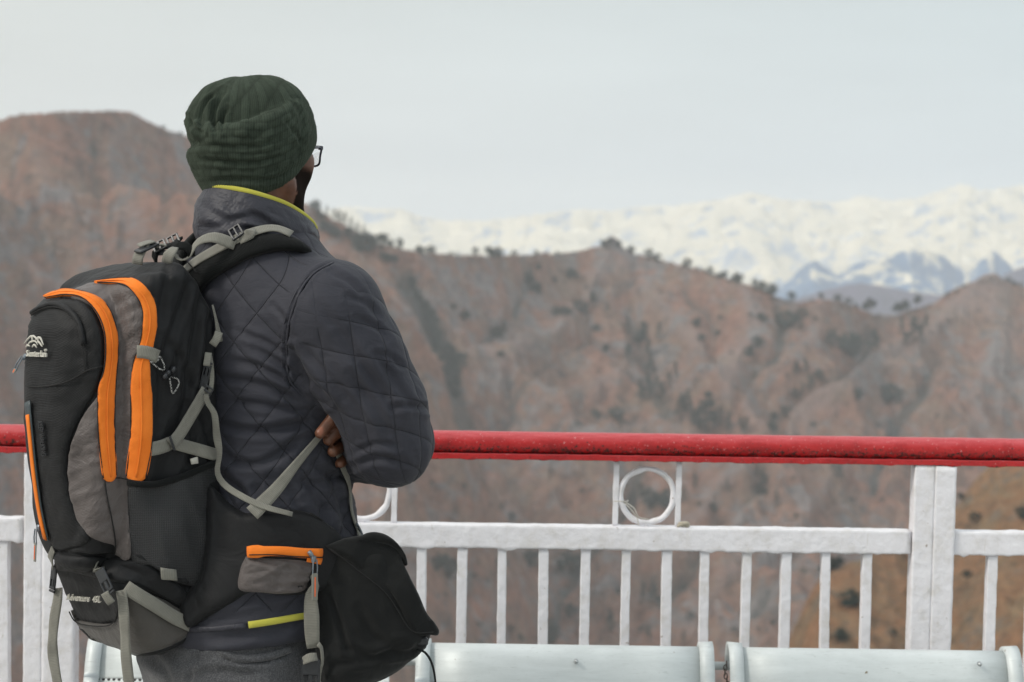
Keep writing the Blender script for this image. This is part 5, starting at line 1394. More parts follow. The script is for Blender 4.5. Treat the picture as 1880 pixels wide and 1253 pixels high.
def mat_knit():
    m, N, L, b = new_mat('dark_green_knit'); co = ncoord(N, L)
    u_ = N.new('ShaderNodeAttribute'); u_.attribute_name = 'ku'; v_ = N.new('ShaderNodeAttribute'); v_.attribute_name = 'kv'
    c = nramp(N, L, nnoise(N, L, co, 14, 5, .6), [(.3, (.028, .037, .028)), (.7, (.046, .059, .0455))])
    hh = N.new('ShaderNodeAttribute'); hh.attribute_name = 'cell'
    c = nmix(N, L, .6, c, nramp(N, L, hh.outputs['Fac'], [(.0, (.35, .35, .35)), (.75, (1.25, 1.25, 1.25))]), 'MULTIPLY')
    yn = nmath(N, L, 'MULTIPLY_ADD', nmath(N, L, 'SINE', nmath(N, L, 'MULTIPLY', u_.outputs['Fac'], 2 * math.pi * 5)), .5, .5)
    c = nmix(N, L, .4, c, nramp(N, L, yn, [(0, (.55, .55, .55)), (1, (1.3, 1.3, 1.3))]), 'MULTIPLY')
    fz = nnoise(N, L, co, 900, 2, .8)
    c = nmix(N, L, .5, c, nramp(N, L, fz, [(.35, (.65, .65, .65)), (.7, (1.5, 1.5, 1.45))]), 'MULTIPLY')
    L.new(c, b.inputs['Base Color']); b.inputs['Roughness'].default_value = 1; b.inputs['Sheen Weight'].default_value = .12; b.inputs['Sheen Roughness'].default_value = .5; b.inputs['Specular IOR Level'].default_value = .1
    b.inputs['Sheen Tint'].default_value = (.5, .6, .45, 1)
    st = nmath(N, L, 'SINE', nmath(N, L, 'MULTIPLY', u_.outputs['Fac'], 2 * math.pi * 9))
    p = nbump(N, L, None, fz, .5, .002)
    nbump(N, L, b, st, .15, .0010, p); return m
HAT = mesh('beanie', V, Fq, mat_knit(), man, attrs={'ku': ku, 'kv': kv, 'cell': np.where(rib > .5, np.abs(np.sin(ang * .105 / .0062 * math.pi)), cell * np.where(par_ > .5, 1, .55))})
# wool fuzz: short loose fibres all over the knit
_rg = np.random.RandomState(3); _ix = _rg.choice(len(V), 7000); _p = V[_ix]; _n = Nn[_ix] + _rg.normal(0, .55, (7000, 3)); _n /= np.linalg.norm(_n, axis=1)[:, None]
_t = np.cross(_n, _rg.normal(0, 1, (7000, 3))); _t /= np.linalg.norm(_t, axis=1)[:, None]; _l = _rg.uniform(.0015, .0042, 7000)[:, None]
_v = np.stack([_p - _t * .00011, _p + _t * .00011, _p + _n * _l + _t * _l * .35], 1).reshape(-1, 3)
mesh('wool_fuzz', _v, np.arange(21000).reshape(-1, 3), mat_plain('green_wool_fibre', (.045, .062, .045), .95, spec=.1), HAT, False)


# --- eyeglasses, eyes
M_frame = mat_plain('blue_black_spectacle_frame', (.012, .014, .03), .25)
def mat_glass():
    m, N, L, b = new_mat('spectacle_lens'); b.inputs['Base Color'].default_value = (.95, .96, 1, 1); b.inputs['Roughness'].default_value = .02
    b.inputs['Transmission Weight'].default_value = 1; b.inputs['IOR'].default_value = 1.1; b.inputs['Alpha'].default_value = .35; return m
gl = bpy.data.objects.new('eyeglasses', None); COL.objects.link(gl); gl.parent = man
for sx in (-1, 1):
    r0, r1 = sx * .010, sx * .059
    rect = [hp(r0, .101, 272), hp(r1 * .55, .101, 266), hp(r1, .091, 267), hp(r1 * .99, .090, 283), hp(r1 * .93, .091, 299), hp(r1 * .6, .098, 302), hp(r0 * 1.6, .101, 300), hp(r0, .101, 286)]
    rr2 = spline(np.array(rect + rect[:1]), 40)[:-1]
    MB().tube(rr2, .0019, 8, closed=True).build('rim', M_frame, gl, True)
    ctr = rr2.mean(0); Vl = np.vstack([rr2, ctr[None], rr2 + Fh * .002, ctr[None] + Fh * .002]); fl = [(i, (i + 1) % 39, 39) for i in range(39)] + [(41 + (i + 1) % 39 - 1, 41 + i - 1, 79) for i in range(39)]
    fl = [(i, (i + 1) % 39, 39) for i in range(39)] + [(40 + (i + 1) % 39, 40 + i, 79) for i in range(39)]
    mesh('lens', Vl, fl, mat_glass() if sx < 0 else bpy.data.materials['spectacle_lens'], gl, True)
    MB().box(hp(r1 * 1.005, .090, 268), (.006, .008, .007), np.stack([Rh, Fh, Zu], 1), .001).build('hinge', M_frame, gl)
    MB().tube([hp(sx * .0600, .089, 267), hp(sx * .070, .05, 270), hp(sx * .078, .0, 275), hp(sx * .078, -.02, 292)], .0019, 8, 20).build('temple_arm', M_frame, gl, True)
    ey = MB(); a = np.linspace(0, math.pi, 10); 
    e1, _f = surf(lambda p: np.linalg.norm(p - hp(sx * .032, .079, 284), axis=1) - .0115, hp(sx * .032, .079, 284) - .014, hp(sx * .032, .079, 284) + .014, .002)
    mesh('eye', relax(e1, _f, 1), _f, bpy.data.materials.get('eyeball') or mat_plain('eyeball', (.6, .55, .5), .2), man)
MB().tube([hp(-.010, .101, 276), hp(0, .106, 273), hp(.010, .101, 276)], .0016, 8, 10).build('bridge', M_frame, gl, True)
adopt(man)
# ================================================================== THE BACKPACK
OP = pt(321, 760, 3.19) - Fw * .004
def WP(y): return (760 - y) * .00089
PYS = np.array([440, 478, 520, 560, 640, 800, 900, 1050, 1130, 1200, 1260.])
PYW = WP(PYS)[::-1]
def prof(w, ys, vs): return np.interp(w, WP(np.array(ys, float))[::-1], np.array(vs, float)[::-1])
def pack_loc(p): q = p - OP; return q @ Rt, -(q @ Fw), q[:, 2]
def slab(u, v, w, hu, ytop, ybot, r, vb, vf, rv):
    w1, w0 = WP(ytop), WP(ybot); d2 = rbox2(u, w - (w1 + w0) / 2, hu, (w1 - w0) / 2, r)
    return extr(d2, v - (vb + vf) / 2, (vf - vb) / 2, rv)
def pack_sdf(p):
    u, v, w = pack_loc(p)
    vb = prof(w, [440, 478, 520, 560, 640, 800, 900, 1050, 1200], [.07, .052, .026, .006, 0, -.004, -.018, -.035, -.01])
    vf1 = prof(w, [440, 478, 520, 560, 1060], [.12, .135, .15, .152, .152])
    a = slab(u, v, w, .147 + .004 * np.sin(w * 9), 462, 1062, .118, vb, vf1, .030)
    a = smin(a, slab(u - .042, v, w, .103, 462, 900, .038, vb, vf1, .028), .01)
    b = slab(u, v, w, .116, 509, 1030, .108, vb + .02, prof(w, [500, 540, 1030], [.19, .212, .208]), .026)
    c = slab(u, v, w, .098, 533, 1014, .086, vb + .02, prof(w, [520, 540, 590, 680, 760, 850, 950, 1010], [.206, .216, .226, .231, .234, .226, .210, .184]) + .010 * np.cos(np.clip(u / .098, -1, 1) * 1.5), .046)
    d = smin(smin(a, b, .012), c, .012)
    d = smax(d, w - WP(461) + .40 * np.maximum(v - .045, 0), .022)
    e = slab(u, v, w, .126, 1000, 1215, .055, prof(w, [1000, 1120, 1220], [-.03, -.01, .03]), prof(w, [1000, 1030, 1060, 1100, 1180, 1215], [.17, .172, .166, .150, .115, .07]), .045)
    e = smax(e, (WP(1135) + (WP(1212) - WP(1135)) * np.clip(v / .11, -.3, 1)) - w, .03)
    d = smin(d, e, .010)
    pk = ell(np.stack([u, v, w], 1), (.122, .055, WP(965)), (.030, .082, .100)); d = smin(d, pk, .02)     # bulge of the side pocket
    pk2 = ell(np.stack([-u, v, w], 1), (.122, .055, WP(965)), (.026, .082, .100))
    return smin(d, pk2, .02)
def pmir(V):
    V = np.asarray(V, float); u = (V - OP) @ Rt; return V - 2 * u[:, None] * Rt
def body_all(p): return np.minimum(pack_sdf(p), jacket_sdf(p))

def mat_web():
    m, N, L, b = new_mat('grey_webbing'); uvn = N.new('ShaderNodeUVMap'); s = nsep(N, L, uvn.outputs[0]); co = ncoord(N, L)
    st = nmath(N, L, 'SINE', nmath(N, L, 'MULTIPLY', s[0], 2 * math.pi / .26)); st2 = nmath(N, L, 'SINE', nmath(N, L, 'MULTIPLY', s[1], 2 * math.pi / .12))
    c = nramp(N, L, nnoise(N, L, co, 30, 4), [(.3, (.17, .165, .14)), (.7, (.235, .23, .195))])
    c = nmix(N, L, .35, c, nramp(N, L, nmath(N, L, 'MULTIPLY_ADD', st, .5, .5), [(0, (.6, .6, .6)), (1, (1.2, 1.2, 1.2))]), 'MULTIPLY')
    L.new(c, b.inputs['Base Color']); b.inputs['Roughness'].default_value = .75; b.inputs['Sheen Weight'].default_value = .15
    nbump(N, L, b, nmath(N, L, 'ADD', st, nmath(N, L, 'MULTIPLY', st2, .4)), .4, .0008); return m
def mat_zip():
    m, N, L, b = new_mat('orange_zip_tape'); uvn = N.new('ShaderNodeUVMap'); s = nsep(N, L, uvn.outputs[0]); co = ncoord(N, L)
    L.new(nramp(N, L, nnoise(N, L, co, 20, 4), [(.3, (.74, .175, .018)), (.7, (.84, .22, .028))]), b.inputs['Base Color'])
    b.inputs['Roughness'].default_value = .8; b.inputs['Sheen Weight'].default_value = .05; b.inputs['Specular IOR Level'].default_value = .2
    nbump(N, L, b, nnoise(N, L, co, 260, 3), .35, .001, nbump(N, L, None, nnoise(N, L, co, 45, 3), .35, .006)); return m
def mat_mesh():
    m, N, L, b = new_mat('black_mesh_net'); uvn = N.new('ShaderNodeUVMap')
    mp = N.new('ShaderNodeMapping'); mp.inputs['Scale'].default_value = (1, 1, 1); L.new(uvn.outputs[0], mp.inputs[0])
    v = N.new('ShaderNodeTexVoronoi'); v.inputs['Scale'].default_value = 2.2; v.inputs['Randomness'].default_value = .12; L.new(mp.outputs[0], v.inputs['Vector'])
    c = nramp(N, L, v.outputs['Distance'], [(.12, (.002, .002, .002)), (.40, (.030, .031, .033))])
    L.new(c, b.inputs['Base Color']); b.inputs['Roughness'].default_value = .7
    nbump(N, L, b, v.outputs['Distance'], .8, .002); return m
M_web, M_zip, M_net = mat_web(), mat_zip(), mat_mesh()
M_pack = mat_cloth('black_ripstop', (.0085, .0090, .0100), .62, .12, 2200, .15, .03, .45, 13, .25)
M_pack2 = mat_cloth('black_front_ripstop', (.0072, .0077, .0085), .6, .22, 1500, .15, .03, .3, 11, .25)
M_taupe = mat_cloth('taupe_nylon', (.092, .078, .074), .55, .15, 1400, .1, .1, .9, 14, .35)
M_taupe2 = mat_cloth('grey_coated_nylon', (.058, .053, .047), .5, .1, 900, .12, .1, .5, 11, .4)
M_pad = mat_cloth('black_spacer_mesh', (.0072, .0080, .0080), .95, .35, 1800, .2, .04, .2, 20, .15)
M_thread = mat_plain('dark_thread', (.006, .006, .006), .8)
M_grey = mat_plain('grey_zip_metal', (.20, .23, .26), .35, .5)
M_reflect = mat_plain('dark_teal_tape', (.035, .05, .055), .45, bscale=300)
M_plas = mat_plain('black_buckle_plastic', (.022, .024, .027), .32, bump=.1)
M_emb = mat_cloth('cream_embroidery', (.62, .60, .53), .8, .6, 2500, .1)
M_oran = mat_plain('orange_rubber', (.75, .13, .03), .5)

taupe = [(110, 547), (150, 532), (190, 523), (240, 522), (266, 540), (272, 600), (264, 660), (256, 760), (250, 870), (240, 880), (240, 960), (241, 1022), (218, 1018), (207, 998), (170, 985), (145, 950), (130, 900), (127, 860), (133, 815), (150, 772), (178, 730), (192, 700), (197, 650), (192, 600), (172, 565), (135, 549)]
front = [(54, 600), (66, 566), (90, 552), (126, 550), (154, 556), (174, 578), (186, 608), (190, 643), (187, 682), (178, 715), (150, 762), (130, 812), (124, 862), (130, 902), (146, 952), (166, 990), (130, 1008), (104, 1008), (78, 962), (60, 880), (50, 800), (46, 700)]
base_ = [(116, 1128), (150, 1141), (190, 1146), (216, 1140), (223, 1112), (228, 1082), (262, 1088), (305, 1104), (338, 1128), (348, 1150), (334, 1172), (292, 1190), (240, 1199), (200, 1194), (165, 1180), (138, 1158)]
PANELS = [taupe, front, base_]
pack = empty('backpack', 'black trekking backpack with orange zips and taupe panels, worn on the man\'s back', 'backpack', (OP[0], OP[1], OP[2] - .4))
V, Fq = surf(pack_sdf, OP + np.array([-.36, -.36, -.46]), OP + np.array([.20, .22, .32]), .0042)
V = relax(V, Fq, 1, .3); Nn = grad(pack_sdf, V)
u_, v_, w_ = pack_loc(V)
D = (fbm(V * 12, 3, 61) - .5) * .008 + (ridged(np.stack([v_ * 26 + w_ * 9, w_ * 6, u_ * 3], -1), 3, 62) - .62) * .010 * (v_ < .15) * sstep(.06, .12, np.abs(u_))
def cover(V, polys):
    q = to_px(V); m = np.ones(len(V))
    for pl in polys: m *= sstep(-2, 6, poly_sd(q[:, 0], q[:, 1], np.array(pl, float)))
    return np.where(V[:, 1] < 3.25, m, 1)
D = np.where(cover(V, PANELS) < .5, np.minimum(D, 0) * .3 - .001, D)
V = V + Nn * D[:, None]
V = crease(V, Nn, [([(355, 500), (330, 570), (300, 660), (292, 760)], 8, 6), ([(372, 520), (360, 600), (345, 700), (330, 790)], 8, 6), ([(385, 560), (380, 640), (372, 700)], 6, 4), ([(310, 490), (300, 540), (292, 590)], 7, 4), ([(240, 500), (290, 496), (340, 500)], 6, 3),
    ([(345, 740), (352, 790), (350, 850)], 6, 5), ([(375, 760), (385, 820), (392, 880)], 6, 5), ([(98, 1012), (160, 1022), (240, 1024), (330, 1075), (400, 1080)], 5, 7), ([(300, 620), (330, 660), (352, 720)], 8, 4)])
mesh('main_body', V, Fq, M_pack, pack)
tw = lambda q, p: (ridged(np.stack([q[:, 0] / 60 + q[:, 1] / 90, q[:, 1] / 26 + q[:, 0] / 60], -1), 3, 71) - .62) * .007
patch('gusset_panel', taupe, pack_sdf, .0055, M_taupe, pack, 4.5, disp=tw, thick=.012)
fw_ = lambda q, p: (fbm(q / 34., 3, 73) - .5) * .006
patch('front_pocket', front, pack_sdf, .0065, M_pack2, pack, 4.5, disp=fw_, thick=.007, edge_round=10)
FP = [c for c in pack.children if c.name.startswith('front_pocket')][0]
# zips: two bands of orange tape with a raised coil down the middle
z1o = [(87, 549), (104, 543), (123, 539), (153, 543), (184, 557), (202, 582), (211, 615), (212, 659), (208, 700), (206, 750), (206, 800), (209, 872)]
z1i = [(188, 877), (181, 800), (180, 740), (181, 710), (188, 682), (191, 643), (188, 608), (176, 577), (156, 554), (128, 548), (104, 550), (89, 552)]
z2o = [(174, 527), (195, 521), (217, 518), (248, 518), (268, 531), (281, 557), (284, 595), (278, 638), (273, 666), (275, 710), (276, 800), (266, 876)]
z2i = [(238, 874), (244, 800), (245, 710), (249, 661), (258, 633), (263, 582), (258, 557), (248, 536), (230, 527), (205, 526), (180, 528)]
for zo, zi in ((z1o, z1i), (z2o, z2i)):
    patch('zipper', zo + zi, pack_sdf, .0090, M_zip, pack, 4, thick=.006, disp=lambda q, p: (fbm(q / 22., 3, 75) - .5) * .0025)
    zp = [c for c in pack.children if c.name.startswith('zipper')][-1]
    mid_ = [((a[0] + b[0]) / 2, (a[1] + b[1]) / 2) for a, b in zip(spline(zo, 14), spline(zi[::-1], 14))]
    for k_, nm in ((0, 'zip_coil'),):
        a, n = on(mid_, pack_sdf, .0100); ribbon(nm, a, 3.0 * U, M_zip, zp, n, .0010, puff=.0004)
    for ed in (zo, zi):
        a, n = on(ed, pack_sdf, .0085); mesh_ = MB().tube(a, .0011, 6).build('edge_stitching', M_thread, zp, True)
# seams
def seam(pts, sd, lift, par, r=.0011, m=None, nm='seam'):
    a, n = on(pts, sd, lift); return MB().tube(a, r, 6).build(nm, m or M_thread, par, True)
seam([(68, 584), (80, 576), (108, 570), (135, 580), (151, 600), (158, 633), (163, 679)], pack_sdf, .0105, FP)
seam([(58, 709), (76, 711), (115, 706), (150, 690), (163, 680), (186, 672)], pack_sdf, .0105, FP)
seam([(190, 880), (193, 910), (205, 970), (216, 1016)], pack_sdf, .0080, pack)
seam([(190, 880), (215, 876), (240, 880)], pack_sdf, .0080, pack)
ribbon('pocket_binding', *[on([(68, 580), (80, 572), (108, 565), (137, 575), (154, 597), (160, 633)], pack_sdf, .0105)[0]], 9 * U, M_pack, FP, on([(68, 580), (80, 572), (108, 565), (137, 575), (154, 597), (160, 633)], pack_sdf, .0105)[1], .003, puff=.002)
# small slanted front zip
zc = [(64, 762), (68, 800), (74, 860), (82, 920), (90, 962), (95, 984)]
a, n = on([(62, 738)] + zc, pack_sdf, .0110); ribbon('zip_border', a, [24 * U] * 2 + [22 * U] * (len(a) - 2), M_reflect, FP, n, .002)
a, n = on(zc, pack_sdf, .0128); ribbon('pocket_zipper', a, 12.5 * U, M_zip, FP, n, .0018, puff=.001)
pz = [c for c in FP.children if c.name.startswith('pocket_zipper')][-1]
def puller(par, x, y, sd, lift, length=38, ang=0.0, body=M_grey, tab=M_web, w_=8, stripe=M_oran):
    c0, n = on([(x, y - 8), (x, y), (x + 1, y + 8)], sd, lift); c, nn = c0[len(c0) // 2], n[len(n) // 2]
    dn = np.array([math.sin(ang), 0, -math.cos(ang)]); b = np.cross(dn, nn); b /= np.linalg.norm(b); R_ = np.stack([b, dn, nn], 1)
    mb = MB().box(c, (9 * U, 12 * U, 5 * U), R_, .0015)
    lp = [c + nn * .003 + dn * 4 * U + b * 3.6 * U * k_ * s_ for k_, s_ in ((0, 1),)]
    mb.tube([c + nn * .004 + b * 3.5 * U, c + nn * .005 + b * 4.5 * U + dn * 14 * U, c + nn * .004 + b * 4.5 * U + dn * 26 * U, c + nn * .004 - b * 4.5 * U + dn * 26 * U, c + nn * .005 - b * 4.5 * U + dn * 14 * U, c + nn * .004 - b * 3.5 * U], .0012, 6)
    g = mb.build('zip_puller', body, par, False)
    t0 = c + nn * .004 + dn * 24 * U
    MB().box(t0 + dn * length * U / 2, (w_ * U, length * U, .0022), R_, .0009).build('pull_tab', tab, par)
    if stripe: MB().box(t0 + dn * length * U / 2 + nn * .0012, (2.6 * U, length * .72 * U, .0012), R_, .0004).build('tab_stripe', stripe, par)
puller(FP, 86, 962, pack_sdf, .016, 34, -.03, tab=M_web, w_=8, stripe=M_oran)
puller(FP, 56, 655, pack_sdf, .010, 9, -.5, w_=9)
# embroidered mark and lettering
def writing(name, txt, x, y, hpx, ang, sd, lift, mat, par, sx=1.0, depth=.0008, bend=None, bold=0.0, shear=0):
    cu = bpy.data.curves.new('t', 'FONT'); cu.body = txt; cu.size = 1; cu.resolution_u = 2; cu.offset = bold; cu.shear = shear
    o_ = bpy.data.objects.new('t', cu); COL.objects.link(o_); bpy.context.view_layer.update()
    me = bpy.data.meshes.new_from_object(o_.evaluated_get(bpy.context.evaluated_depsgraph_get()))
    v = np.array([tuple(q.co) for q in me.vertices]); f = [tuple(p_.vertices) for p_ in me.polygons]; w0 = v[:, 0].max()
    bpy.data.objects.remove(o_); bpy.data.meshes.remove(me)
    lx, ly = v[:, 0] * hpx * sx / .7, -v[:, 1] * hpx / .7
    if bend is not None: ly = ly + bend(lx / (w0 * hpx * sx / .7))
    px = np.stack([x + lx * math.cos(ang) - ly * math.sin(ang), y + lx * math.sin(ang) + ly * math.cos(ang)], 1)
    p, _ = hit(px, sd); n = grad(sd, p, .004); n = n.mean(0); n /= np.linalg.norm(n)
    top = p + n * (lift + depth); lo = p + n * (lift - .002); m_ = len(v); e = {}
    for q in f:
        for i, j in zip(q, q[1:] + q[:1]): e[(i, j)] = 1
    be = [k for k in e if (k[1], k[0]) not in e]
    F_ = f + [tuple(i + m_ for i in q[::-1]) for q in f] + [(j, i, i + m_, j + m_) for i, j in be]
    return mesh(name, np.vstack([top, lo]), F_, mat, par, False)
writing('stitched_name', 'Senterlan', 62, 655, 11.5, .03, pack_sdf, .0135, M_emb, FP, sx=.60, bold=.014)
writing('stitched_name', '®', 95, 646, 4.5, .0, pack_sdf, .0135, M_emb, FP, sx=.8)
writing('printed_slogan', 'KEEP WALKING', 82, 772, 7.5, 1.46, pack_sdf, .0118, mat_plain('faint_grey_print', (.024, .026, .029), .5), FP, sx=.85, depth=.0004, bold=.01)
lg = [[(60, 632), (65, 622), (68, 624), (74, 612), (80, 622), (83, 620), (88, 631)], [(66, 634), (72, 626), (75, 630), (79, 624), (84, 634)], [(80, 624), (87, 618), (91, 626), (94, 634)], [(63, 638), (66, 634), (70, 637)], [(74, 638), (78, 633), (82, 639)], [(86, 628), (89, 632), (92, 637)], [(73, 618), (75, 624), (73, 630)], [(86, 621), (84, 627), (87, 631)]]
mb = MB()
for l_ in lg:
    a, n = on(l_, pack_sdf, .0140); mb.tube(a, [.0011, .0018, .0011], 6)
mb.build('stitched_mountains', M_emb, FP, True)
writing('stitched_model', 'Adventure  45L', 131, 1096, 10.5, .075, pack_sdf, .010, M_emb, pack, sx=.66, bold=.012)
# mesh side pocket with an elastic hem
net = [(240, 882), (262, 886), (290, 884), (340, 869), (378, 851), (393, 847), (406, 872), (421, 912), (440, 960), (455, 1005), (447, 1042), (418, 1064), (370, 1078), (320, 1066), (280, 1036), (242, 1020)]
patch('side_pocket', net, pack_sdf, .006, M_net, pack, 5, thick=.004, disp=lambda q, p: (ridged(np.stack([q[:, 0] / 50 - q[:, 1] / 160, q[:, 1] / 200], -1), 2, 81) - .6) * .012 + .004 * np.sin(q[:, 0] / 19 + q[:, 1] / 60), uvs=.0062, mirror=pmir)
SP = [c for c in pack.children if c.name.startswith('side_pocket')][0]
a, n = on([(240, 884), (262, 888), (290, 886), (340, 871), (378, 853), (394, 848)], pack_sdf, .010); ribbon('elastic_hem', a, 11 * U, M_pad, SP, n, .003, puff=.002)
patch('care_label', [(345, 842), (358, 838), (359, 850), (347, 852)], pack_sdf, .009, M_emb, SP, 4, False)
# lower compartment
patch('base_panel', [(116, 1128), (150, 1141), (190, 1146), (216, 1140), (223, 1112), (228, 1082), (262, 1088), (305, 1104), (338, 1128), (348, 1150), (334, 1172), (292, 1190), (240, 1199), (200, 1194), (165, 1180), (138, 1158)], pack_sdf, .0055, M_taupe2, pack, 5, thick=.010, disp=lambda q, p: (fbm(q / 45., 3, 83) - .5) * .006)
patch('weather_flap', [(102, 1014), (150, 1024), (200, 1026), (242, 1026), (280, 1040), (320, 1068), (344, 1092), (352, 1122), (310, 1102), (262, 1080), (228, 1072), (190, 1064), (140, 1052), (104, 1044)], pack_sdf, .008, M_pack, pack, 5, thick=.009, edge_round=8, disp=lambda q, p: (fbm(q / 30., 3, 84) - .5) * .006)
seam([(118, 1128), (150, 1141), (190, 1146), (216, 1140), (222, 1110)], pack_sdf, .0075, pack)
M_edge = M_pack
a, n = on([(140, 1160), (166, 1183), (200, 1197), (240, 1202), (292, 1193), (334, 1175), (352, 1152)], pack_sdf, .002); ribbon('base_binding', a, 12 * U, M_pack, pack, n, .004, puff=.002)
# straps of the lower compartment
a, n = on([(232, 1076, 4), (258, 1094, 6), (285, 1114, 6), (318, 1134, 5), (345, 1146, 4)], pack_sdf, .007); ribbon('compression_strap', a, 24 * U, M_web, pack, n)
a, n = on([(345, 1147, 4), (362, 1146, 3), (382, 1140, 3), (398, 1134, 3)], pack_sdf, .006); ribbon('compression_strap', a, 14 * U, M_pad, pack, n)
def hang(pts, W, nr=None, name='strap_end', par=None, mat=None):
    p3 = PP(pts); return ribbon(name, p3, W, mat or M_web, par or pack, nr)
fy = lambda x, y, l=.012: float(hit([(x, y)], pack_sdf)[0][0][1]) - l
yb = fy(222, 1095)
hang([(222, 1084, yb), (226, 1110, yb - .004), (228, 1140, yb - .004), (230, 1175, yb + .004), (232, 1210, yb + .01), (238, 1262, yb + .016), (247, 1330, yb + .014)], 20 * U, [(-.35, -1, .1)] * 3 + [(-.5, -1, .05), (-.2, -1, 0), (-.3, -1, 0), (-.5, -1, 0)])
yl = fy(108, 1075, .0)
hang([(107, 1080, yl), (106, 1100, yl - .004), (100, 1135, yl), (97, 1170, yl), (97, 1200, yl + .004), (103, 1240, yl), (114, 1300, yl)], 20 * U, [(-.6, -1, .1), (-.5, -1, 0), (-.3, -1, 0), (-.5, -1, .1), (-.1, -1, -.1), (-.4, -1, 0), (-.4, -1, 0)])
a, n = on([(104, 1008), (98, 1022), (96, 1040)], pack_sdf, .006); ribbon('buckle_loop', a, 15 * U, M_web, pack, n)
c_ = P(98, 1062, yl - .002); buckle('side_release_buckle', c_, (-.1, 0, -1), (-.75, -.65, .0), 19 * U, 50 * U, M_plas, pack)
a, n = on([(176, 1026), (184, 1036), (192, 1048)], pack_sdf, .018); ribbon('buckle_loop', a, 19 * U, M_web, pack, n)
a, n = on([(192, 1040), (204, 1062), (216, 1086)], pack_sdf, .020); m_ = len(a) // 2; buckle('side_release_buckle', a[m_], a[-1] - a[0], n[m_], 21 * U, 54 * U, M_plas, pack)
a, n = on([(210, 1080), (214, 1086), (219, 1092)], pack_sdf, .027); ribbon('buckle_loop', a, 16 * U, M_web, pack, n, .003)
patch('fabric_tab', [(292, 1038), (318, 1042), (320, 1060), (294, 1058)], pack_sdf, .014, M_web, pack, 5, False, thick=.004)
# side compression strap, its buckles and the loose tail
a, n = on([(272, 824), (292, 820), (308, 813)], pack_sdf, .008); ribbon('compression_strap', a, 24 * U, M_web, pack, n)
a, n = on([(306, 815), (322, 798), (342, 765), (358, 738), (372, 714)], pack_sdf, .012); ribbon('compression_strap', a, [26 * U] + [22 * U] * (len(a) - 1), M_web, pack, n)
a, n = on([(312, 812), (340, 820), (366, 827), (396, 838)], pack_sdf, .009); ribbon('compression_strap', a, 22 * U, M_web, pack, n)
a, n = on([(303, 800), (307, 812), (312, 826)], pack_sdf, .015); MB().tube(a, .0022, 8).build('strap_bar', M_plas, pack, True)
ys_ = float(hit([(378, 700)], body_all)[0][0][1]) - .012
def at(x, y, dy=0): return P(x, y, ys_ + dy)
buckle('side_release_buckle', at(377, 692), at(383, 665) - at(370, 718), (-.35, -1, .1), 15 * U, 52 * U, M_plas, pack)
ribbon('buckle_loop', [at(383, 648, .004), at(381, 660), at(379, 672, -.003)], 12 * U, M_web, pack, None, .002)
ribbon('buckle_loop', [at(384, 650, .006), at(388, 672, .004), at(389, 700, .002), at(385, 722, 0), at(377, 728, 0)], 8 * U, M_web, pack, [(.3, -1, 0)] * 5, .002)
buckle('tension_lock', at(380, 719, -.004), at(386, 712) - at(376, 728), (-.2, -1, .1), 16 * U, 20 * U, M_plas, pack, 'ladder')
tail = [(364, 722, ys_ - .006), (366, 738, ys_ - .010), (378, 752, ys_ - .012), (381, 775, ys_ - .014), (384, 805, ys_ - .012), (395, 838, ys_ - .012), (410, 868, ys_ - .016), (432, 893, ys_ - .022), (458, 914, ys_ - .026), (490, 930, ys_ - .030), (530, 942, ys_ - .030)]
TAIL = [12 * U, 12 * U, 16 * U, 17 * U, 13 * U, 13 * U, 14 * U, 14 * U, 14 * U, 12 * U, 11 * U], [(-.4, -1, .1), (.3, -1, .4), (-.5, -1, .1), (.1, -1, 0), (-.6, -.9, .0), (-.5, -1, .2), (-.2, -1, .3), (-.2, -1, .5), (-.2, -1, .5), (-.1, -1, .6), (0, -1, .7)]
# tab with reflective cord and toggle
a, n = on([(254, 645), (268, 646), (284, 654)], pack_sdf, .011); ribbon('fabric_tab', a, 22 * U, M_web, pack, n)
def mat_cord():
    m, N, L, b = new_mat('flecked_cord'); co = ncoord(N, L); v = N.new('ShaderNodeTexChecker'); v.inputs['Scale'].default_value = 420; L.new(co, v.inputs['Vector'])
    L.new(nmix(N, L, v.outputs['Fac'], (.02, .02, .02), (.45, .45, .43)), b.inputs['Base Color']); return m
M_cord = mat_cord(); cord = MB()
for l_ in ([(272, 662), (284, 674), (298, 684), (297, 672), (291, 656), (281, 646)], [(281, 646), (287, 652), (286, 662), (280, 666), (272, 662)], [(306, 694), (309, 710), (311, 728), (316, 718), (325, 704), (326, 695), (318, 692), (308, 692)]):
    a, n = on(l_, pack_sdf, .009); cord.tube(a, .0013, 6)
cord.build('elastic_cord', M_cord, pack, True)
for (x, y, r_) in ((311, 678, 7), (296, 690, 7), (302, 684, 6)):
    a, n = on([(x - 3, y - 2), (x, y), (x + 3, y + 2)], pack_sdf, .011); MB().tube(a, [r_ * U * .7, r_ * U, r_ * U * .7], 10).build('cord_lock', M_plas, pack, True)
# grey piping where the pack meets the back
bk_ = [(396, 560), (399, 572), (402, 585), (405, 600), (407, 612), (409, 628)]
p3 = np.array([pt(x - 6, y, 3.07) for x, y in bk_]); ribbon('side_strap', p3, [3 * U, 4 * U, 5 * U, 7 * U, 10 * U, 13 * U], M_web, pack, [(.6, -.8, .1)] * 6)
ribbon('side_strap', [pt(402, 610, 3.055), pt(398, 622, 3.05), pt(390, 634, 3.05)], 14 * U, M_web, pack, [(.2, -1, 0)] * 3)
